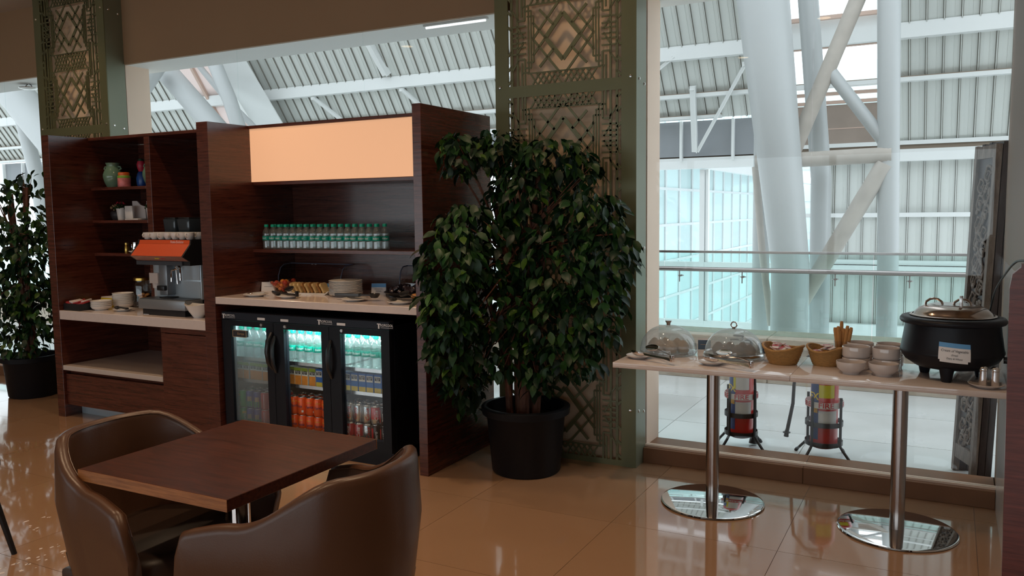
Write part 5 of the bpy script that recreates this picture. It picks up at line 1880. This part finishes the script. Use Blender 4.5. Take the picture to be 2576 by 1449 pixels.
def basket(label, loc, r, sachets):
    t = thing('wicker_basket', label, 'basket', loc)
    n, rows = 40, 9
    # woven wall: alternating in and out between the stakes
    vs, fs = [], []
    prof = []
    for j in range(rows * 2 + 1):
        u = j / (rows * 2)
        prof.append((r * (.66 + .36 * u ** .8), .085 * u))
    for side in (0, 1):
        for j, (rr, z) in enumerate(prof):
            for k in range(n):
                a = 2 * PI * k / n
                w = .0030 * math.cos(k * PI + (j // 2) * PI) * (1 if j % 2 else .2)
                dip = .012 * (z / .085) ** 2 * math.cos(2 * a + .6)
                q = rr + w - (.0045 if side else 0)
                vs.append((q * math.cos(a), q * math.sin(a) * .92, z + dip))
    m = len(prof)
    for side in (0, 1):
        o = side * m * n
        for j in range(m - 1):
            for k in range(n):
                k2 = (k + 1) % n
                f = (o + j * n + k, o + j * n + k2, o + (j + 1) * n + k2, o + (j + 1) * n + k)
                fs.append(f if not side else f[::-1])
    MB().raw(vs, fs).build('woven_wall', 'wicker', t, smooth=40)
    MB().lathe([(0, 0), (r * .655, 0), (r * .655, .006), (0, .006)], 32, (0, 0, 0), 1, .92).build('bottom', 'wicker', t)
    rim = [(1.02 * r * math.cos(2 * PI * k / 48), 1.02 * r * math.sin(2 * PI * k / 48) * .92, .087 + .012 * math.cos(2 * 2 * PI * k / 48 + .6)) for k in range(49)]
    MB().tube(rim, [.0055 + .001 * (k % 2) for k in range(49)], 8).build('braided_rim', 'wicker', t)
    for k in range(sachets):
        a, q = rng.uniform(0, 2 * PI), rng.uniform(0, .62) * r
        o = MB().cbox((0, 0, 0), (.050, .034, .006)).build('sachet', 'sachet_white', t, bevel=.002, seg=1)
        o.location = (q * math.cos(a), q * math.sin(a), .056 + .0045 * k)
        o.rotation_euler = (rng.uniform(-.35, .35), rng.uniform(-.35, .35), rng.uniform(0, 3))
        MB().cbox((rng.uniform(-.008, .008), 0, .0034), (.018, .0345, .0012)).build('printed_stripe', 'sachet_red', o, smooth=0)
    return t


basket('round wicker basket of sachets, left one of the two', (-.735, 4.335, ZT), .098, 10)
basket('round wicker basket of sachets, right one beside the cups', (-.535, 4.375, ZT), .088, 11)


def soup_cup(loc, label, group):
    r = .064
    me = bpy.data.meshes.get('soup_cup') or MB().lathe([(0, .003), (r * .90, 0), (r * .93, .003), (r * .985, .007), (r, .013), (r, .0545), (r * .99, .0565), (r * .95, .0560), (r * .94, .018), (0, .010)], 36).mesh('soup_cup', 'porcelain_grey', smooth=50)
    return tag(put('soup_cup', me, None, loc), label, 'cup', group)


for nm, x, y in (('front left', -.392, 4.345), ('front right', -.256, 4.352), ('back left', -.385, 4.482), ('back right', -.250, 4.488)):
    for k in range(2):
        soup_cup((x, y, ZT + k * .0548), '%s white soup cup of the %s stack by the baskets' % ('lower' if k == 0 else 'upper', nm), 'stacked soup cups on the right table')


def wide_bowl(loc, label):
    r = .067
    me = bpy.data.meshes.get('soup_bowl') or MB().lathe([(0, .004), (r * .56, 0), (r * .60, .008), (r * .70, .014), (r * .94, .030), (r, .048), (r, .060), (r * .95, .060), (r * .93, .040), (r * .6, .018), (0, .014)], 36).mesh('soup_bowl', 'porcelain_grey', smooth=50)
    return tag(put('soup_bowl', me, None, loc), label, 'bowl', 'single bowls in front of the soup cups')


wide_bowl((-.400, 4.200, ZT), 'left single white bowl in front of the stacked cups')
wide_bowl((-.258, 4.205, ZT), 'right single white bowl in front of the stacked cups')
t = thing('breadstick_glass', 'clear glass holding breadsticks behind the soup cups', 'glass', (-.475, 4.505, ZT))
MB().lathe([(0, .006), (.034, 0), (.037, .004), (.040, .11), (.038, .11), (.035, .008), (0, .010)], 24).build('tumbler', 'jar_glass', t, smooth=50)
for k, (ax, ay, L) in enumerate(((-.10, .05, .165), (-.03, -.05, .172), (.02, .03, .196), (.06, -.03, .160), (.14, .03, .178), (.22, .0, .172), (.19, .05, .165), (-.14, -.02, .158), (.06, .06, .15))):
    bx, by = -.018 + .005 * (k % 8), -.012 + .008 * (k % 4)
    d = Vector((ax, ay, 1)).normalized() * L
    s = thing('breadstick', '%s golden breadstick in the glass behind the soup cups' % ('tallest' if k == 2 else ('left leaning', 'short front', '', 'middle front', 'right leaning', 'far right leaning', 'back right', 'far left leaning', 'back middle')[k]), 'breadstick', (-.475 + bx, 4.505 + by, ZT + .012), group='breadsticks in the glass')
    MB().tube([(0, 0, 0), d * .3, d * .6 + Vector((.002, 0, 0)), d * .93, d], [.0075, .009, .0085, .009, .0065], 8).build('stick', 'breadstick', s)

# ---- soup kettle
KX, KY = .020, 4.300
kt = thing('soup_kettle', 'large black electric soup kettle with a steel lid', 'kettle', (KX, KY, ZT))
prof = [(0, .045), (.10, .045), (.150, .055), (.195, .085), (.213, .115), (.2165, .122), (.2165, .130), (.214, .135), (.210, .160), (.203, .205), (.199, .240), (.198, .252), (.216, .256), (.221, .264), (.221, .272), (.214, .282), (.200, .286), (.182, .286), (0, .280)]
MB().lathe(prof, 72).build('body', 'kettle_black', kt, smooth=55)
for a in (-PI / 2 - .12, PI / 6 - .1, PI * 5 / 6 - .1):
    MB().lathe([(0, 0), (.020, 0), (.022, .006), (.030, .050), (.034, .075), (0, .08)], 16, (.135 * math.cos(a), .135 * math.sin(a), 0)).build('leg', 'kettle_black', kt)
MB().lathe([(0, .338), (.10, .336), (.118, .332), (.140, .322), (.158, .304), (.166, .288), (.176, .286), (.180, .290), (.176, .294), (.168, .294)], 64).build('lid', 'kettle_lid', kt, smooth=60)
MB().lathe([(0, .341), (.088, .340), (.092, .337), (.092, .335), (0, .335)], 48).build('lid_plate', 'brushed', kt)
for s in (-1, 1):
    cx_ = -.02 + s * .058
    MB().tube([(cx_ - .036, -.02, .334), (cx_ - .032, -.02, .350), (cx_ - .016, -.02, .362), (cx_, -.02, .365), (cx_ + .016, -.02, .362), (cx_ + .032, -.02, .350), (cx_ + .036, -.02, .334)], .0055, 8).build('lid_handle', 'kettle_lid', kt)
MB().box(.024, .040, -.085, -.055, .325, .385).build('hinge_clip', 'brushed', kt, bevel=.003)
MB().lathe([(0, 0), (.016, 0), (.016, .02), (0, .022)], 12).xf(Matrix.Translation((.207, -.04, .10)) @ Matrix.Rotation(PI / 2, 4, 'Y')).build('control_knob', 'plastic_black', kt)
# wrapped label on the belly, bent round the body
def on_kettle(u, v, e=.0012):
    z = .142 + v + u * -.07
    rr = .2180 + e - max(0, z - .135) * .155
    a = -PI / 2 + .055 + u / .212
    return (rr * math.cos(a), rr * math.sin(a), z)


def label_patch(u0, u1, v0, v1, mat, name, e, nu=10, nv=4, parent=kt):
    vs, fs = [], []
    for j in range(nv + 1):
        for i in range(nu + 1):
            vs.append(on_kettle(u0 + (u1 - u0) * i / nu, v0 + (v1 - v0) * j / nv, e))
    for j in range(nv):
        for i in range(nu):
            a = j * (nu + 1) + i
            fs.append((a, a + 1, a + nu + 2, a + nu + 1))
    return MB().raw(vs, fs).build(name, mat, parent, smooth=60)


lab = label_patch(-.062, .062, -.030, .046, 'paper_white', 'label', .002)
label_patch(-.056, .052, -.040, -.030, 'paper_white', 'label_foot', .002, 10, 1, lab)
label_patch(-.062, .062, .026, .046, 'paper_blue', 'label_sky', .0026, 10, 2, lab)
mb = MB()
for s, v, sz in (('Cream of Vegetable', .012, .0155), ('(Soup)', -.006, .0115), ('Dairy & Wheat', -.022, .0115)):
    flat_text(mb, s, sz, lambda u, vv, v=v: on_kettle(u, v + vv, .0032), shear=.2, sx=.85)
mb.build('lettering', 'ink', lab, smooth=0)
t = thing('power_cable', 'black kettle cable running up and over the wood partition', 'cable', (.17, 4.46, ZT + .30))
pts = [(.165, 4.47, .99), (.178, 4.44, 1.08), (.190, 4.34, 1.17), (.212, 4.08, 1.262), (.222, 3.75, 1.325), (.228, 3.46, 1.352), (.28, 3.36, 1.352), (.60, 3.355, 1.352)]
sp = []
for i in range(len(pts) - 1):
    p0, p1, p2, p3 = (Vector(pts[max(0, i - 1)]), Vector(pts[i]), Vector(pts[i + 1]), Vector(pts[min(len(pts) - 1, i + 2)]))
    for k in range(6):
        u = k / 6
        sp.append(.5 * ((2 * p1) + (p2 - p0) * u + (2 * p0 - 5 * p1 + 4 * p2 - p3) * u * u + (3 * p1 - p0 - 3 * p2 + p3) * u ** 3))
sp.append(Vector(pts[-1]))
MB().tube([p - Vector((.17, 4.46, ZT + .30)) for p in sp], .0045, 8).build('cord', 'rubber', t)
MB().tube([(-.012, .012, -.085), (-.005, .01, -.065)], .010, 8).build('strain_relief', 'rubber', t)
saucer('saucer', 'white saucer carrying the two shakers at the table corner', (.158, 4.105, ZT), .072, m='porcelain_grey')
for k, (x, y) in enumerate(((.145, 4.105), (.190, 4.100))):
    s = thing('shaker', ('left' if k == 0 else 'right') + ' slim steel shaker on the corner saucer', 'shaker', (x, y, ZT + .008), group='steel shakers')
    MB().lathe([(0, 0), (.0165, 0), (.017, .003), (.016, .066), (0, .067)], 20).build('body', 'tong_steel', s, smooth=50)
    MB().lathe([(0, .067), (.0165, .067), (.017, .070), (.0165, .080), (.010, .086), (0, .087)], 20).build('cap', 'chrome', s, smooth=50)

# ================================================================== OUTSIDE: FIRE EXTINGUISHERS AND CARVED SCREEN
def extinguisher(label, x, y, r, top, style):
    t = thing('fire_extinguisher', label, 'extinguisher', (x, y, 0))
    zb = .075
    MB().lathe([(0, zb), (r * .8, zb), (r * .97, zb + .012), (r, zb + .03), (r, top - .07), (r * .93, top - .035), (r * .62, top - .008), (r * .25, top), (.018, top + .004), (.018, top + .03), (0, top + .03)], 32).build('cylinder', 'fire_red', t, smooth=50)
    MB().lathe([(0, top + .028), (.020, top + .028), (.020, top + .058), (.011, top + .062), (.011, top + .082), (0, top + .084)], 16).build('valve', 'brushed', t, smooth=40)
    MB().box(-.055, .012, -.008, .008, top + .082, top + .094).build('squeeze_lever', 'black_metal', t, bevel=.003)
    MB().tube([(-.02, 0, top + .064), (-.075, 0, top + .060)], .006, 8).build('carry_handle', 'black_metal', t)
    MB().tube([(.012, 0, top + .09), (-.010, -.012, top + .115), (-.030, -.01, top + .130), (-.045, 0, top + .122), (-.040, 0, top + .104), (-.02, 0, top + .095)], .0022, 6).build('safety_pin', 'brushed', t)
    MB().tube([(.0, 0, top + .045), (.048, 0, top + .045)], .009, 10).build('gauge_port', 'brushed', t)

    def wrap(z0, z1, a0, a1, mat, name, e=.0012, n=12):
        vs, fs = [], []
        for k in range(n + 1):
            a = a0 + (a1 - a0) * k / n
            for z in (z0, z1):
                vs.append(((r + e) * math.cos(a), (r + e) * math.sin(a), z))
        for k in range(n):
            fs.append((2 * k, 2 * k + 2, 2 * k + 3, 2 * k + 1))
        return MB().raw(vs, fs).build(name, mat, t, smooth=60)
    F = -PI / 2 + .12
    wrap(.225, .315, F - .55, F + 1.0, 'fire_label_white', 'white_label')
    wrap(.135, .52, F - 1.25, F - .42, 'fire_label_blue', 'blue_label', .0014)
    wrap(.30, .345, F - 1.2, F - .48, 'fire_label_amber', 'amber_label', .002)
    wrap(.395, .475, F - .40, F + .75, 'fire_label_yellow' if style == 2 else 'fire_label_white', 'yellow_label' if style == 2 else 'upper_label')
    if style == 1:
        wrap(.475, .57, F - .62, F + .8, 'fire_label_white', 'upper_label', .0013)
        wrap(.40, .54, F - .60, F - .38, 'fire_label_yellow', 'yellow_label', .002)
    mb = MB()
    flat_text(mb, 'EX', .060, lambda u, v: ((r + .0026) * math.cos(F - .85 + u / r), (r + .0026) * math.sin(F - .85 + u / r), .40 + v), bold=.02)
    mb.build('label_lettering', 'ink_yellow', t, smooth=0)
    # stand: rings, four upright legs with splayed feet
    R = r * 1.34
    for z, hh, m in ((.335, .036, 'fire_label_white'), (.215, .030, 'black_metal'), (.095, .026, 'black_metal')):
        MB().lathe([(R, z), (R + .003, z), (R + .003, z + hh), (R, z + hh)], 40, closed=True).build('stand_ring' if m == 'black_metal' else 'sign_ring', m, t, smooth=40)
    mb = MB()
    for a0 in (F - 1.15, F + .10, F + 1.25):
        flat_text(mb, 'FIRE', .043, lambda u, v, a0=a0: ((R + .0042) * math.cos(a0 + u / R), (R + .0042) * math.sin(a0 + u / R), .353 + v), bold=.02, sx=1.15)
    mb.build('sign_lettering', 'ink_red', t, smooth=0)
    for k in range(4):
        a = F - .62 + k * PI / 2
        c, s = math.cos(a), math.sin(a)
        q = R + .008
        MB().tube([(q * c, q * s, .40), (q * c, q * s, .10), ((q + .02) * c, (q + .02) * s, .075), ((q + .085) * c, (q + .085) * s, .008)], .0085, 10).build('stand_leg', 'black_metal', t)
        MB().tube([((q + .075) * c, (q + .075) * s, .020), ((q + .088) * c, (q + .088) * s, .004)], .011, 10).build('foot_cap', 'rubber', t)
    MB().lathe([(0, .092), (R, .092), (R, .096), (0, .096)], 32).build('stand_plate', 'black_metal', t)
    return t


e1 = extinguisher('red fire extinguisher in a ring stand, left one with a white label', -1.165, 5.36, .076, .645, 1)
e2 = extinguisher('red fire extinguisher in a ring stand, right one with a yellow label', -.655, 5.34, .081, .560, 2)
MB().tube([(.0, .012, .60), (-.10, .06, .625), (-.185, .11, .56), (-.20, .12, .42), (-.205, .12, .30), (-.228, .12, .17), (-.238, .12, .115)], [.011] * 5 + [.012, .012], 12).build('hose', 'rubber', e2)
MB().tube([(-.238, .12, .125), (-.243, .12, .080)], [.012, .016], 12).lathe([(0, 0), (.024, 0), (.024, .005), (0, .005)], 14, (-.2405, .12, .105)).build('nozzle', 'rubber', e2)
MB().tube([(.0, .012, .69), (.03, .09, .70), (.05, .125, .60), (.06, .125, .35), (.065, .115, .12), (.065, .10, .04)], .011, 12).build('hose', 'rubber', e1)
MB().tube([(.066, .105, .09), (.06, .09, .01)], [.022, .028], 12).build('nozzle', 'rubber', e1)

# ---- folded carved screen leaning outside the right end of the glass
sw, sh = .2535, 1.89
S0 = Vector((.046, 5.435, .004))
ux = Vector((.141 - .046, 5.20 - 5.435, 0)).normalized()
uz = Vector((.062, 0, 1.89)).normalized()
uy = uz.cross(ux).normalized()
if uy.x < 0:
    uy = -uy
MS = Matrix(((ux.x, uy.x, uz.x, S0.x), (ux.y, uy.y, uz.y, S0.y), (ux.z, uy.z, uz.z, S0.z), (0, 0, 0, 1)))
scr = thing('carved_screen', 'folded carved wooden screen leaning outside at the right end of the glass', 'screen', S0)
MS0 = Matrix.Translation(-S0) @ MS
for k in range(3):
    y0 = .0 + k * .038
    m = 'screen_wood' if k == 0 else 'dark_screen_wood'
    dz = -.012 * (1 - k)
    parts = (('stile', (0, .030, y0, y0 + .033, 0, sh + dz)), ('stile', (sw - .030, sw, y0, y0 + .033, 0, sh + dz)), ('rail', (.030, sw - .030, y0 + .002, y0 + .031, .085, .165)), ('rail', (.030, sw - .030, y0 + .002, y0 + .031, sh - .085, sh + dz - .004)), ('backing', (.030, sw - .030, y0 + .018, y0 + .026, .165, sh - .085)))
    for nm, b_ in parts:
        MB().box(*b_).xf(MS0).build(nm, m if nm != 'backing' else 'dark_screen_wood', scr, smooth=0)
cv = MB()
r2 = random.Random(9)
z = .19
u0, u1 = .040, sw - .040
while z < sh - .16:
    for side in (0, 1):
        cu = u0 + .05 if side == 0 else u1 - .05
        cz = z + (.055 if side else .0)
        turns = r2.uniform(1.2, 1.7)
        sgn = 1 if (side + int(z * 10)) % 2 else -1
        pts = []
        for k in range(22):
            a = sgn * 2 * PI * turns * k / 21 + r2.uniform(-.05, .05)
            q = .044 * (1 - k / 26)
            pts.append((cu + q * math.cos(a), .010 + .004 * math.sin(3 * a), cz + q * 1.25 * math.sin(a)))
        cv.tube(pts, [.0085 * (1 - .55 * k / 21) for k in range(22)], 6)
    for k in range(4):
        c = (r2.uniform(u0 + .015, u1 - .015), .010, z + r2.uniform(-.05, .06))
        o0 = len(cv.v)
        cv.ball((0, 0, 0), 1, 8, 5, (r2.uniform(.008, .014), .007, r2.uniform(.018, .03)))
        M = Matrix.Translation(c) @ Matrix.Rotation(r2.uniform(-1.2, 1.2), 4, 'Y')
        for i in range(o0, len(cv.v)):
            cv.v[i] = tuple(M @ Vector(cv.v[i]))
    z += .105
zz = [(.5 * (u0 + u1) + .05 * math.sin(k * .55), .013, .18 + k * (sh - .36) / 40) for k in range(41)]
cv.tube(zz, .008, 6)
cv.xf(MS0)
cv.build('carving', 'screen_wood', scr, smooth=50)
MB().box(.20, .215, .034, .040, 1.62, 1.70).xf(MS0).build('yellow_tag', 'yellow_tag', scr, smooth=0)

# dried white splashes on the floor tiles at the left
sp_ = MB()
r3 = random.Random(21)
for k in range(46):
    if k < 18:
        bx, by, ss = -4.05 + r3.gauss(0, .06), 2.46 + r3.gauss(0, .10), r3.uniform(.003, .009)
    else:
        bx, by, ss = -3.62 + r3.gauss(0, .08), 2.22 + r3.gauss(0, .10), r3.uniform(.002, .011)
    n_ = 7
    ring = [(bx + ss * r3.uniform(.5, 1.3) * math.cos(2 * PI * q / n_), by + ss * r3.uniform(.6, 2.2) * math.sin(2 * PI * q / n_)) for q in range(n_)]
    sp_.prism(ring, .0001, .0006, 'z')
o = sp_.build('floor_splashes', 'sachet_white', fl, smooth=0)
o['kind'] = 'stuff'
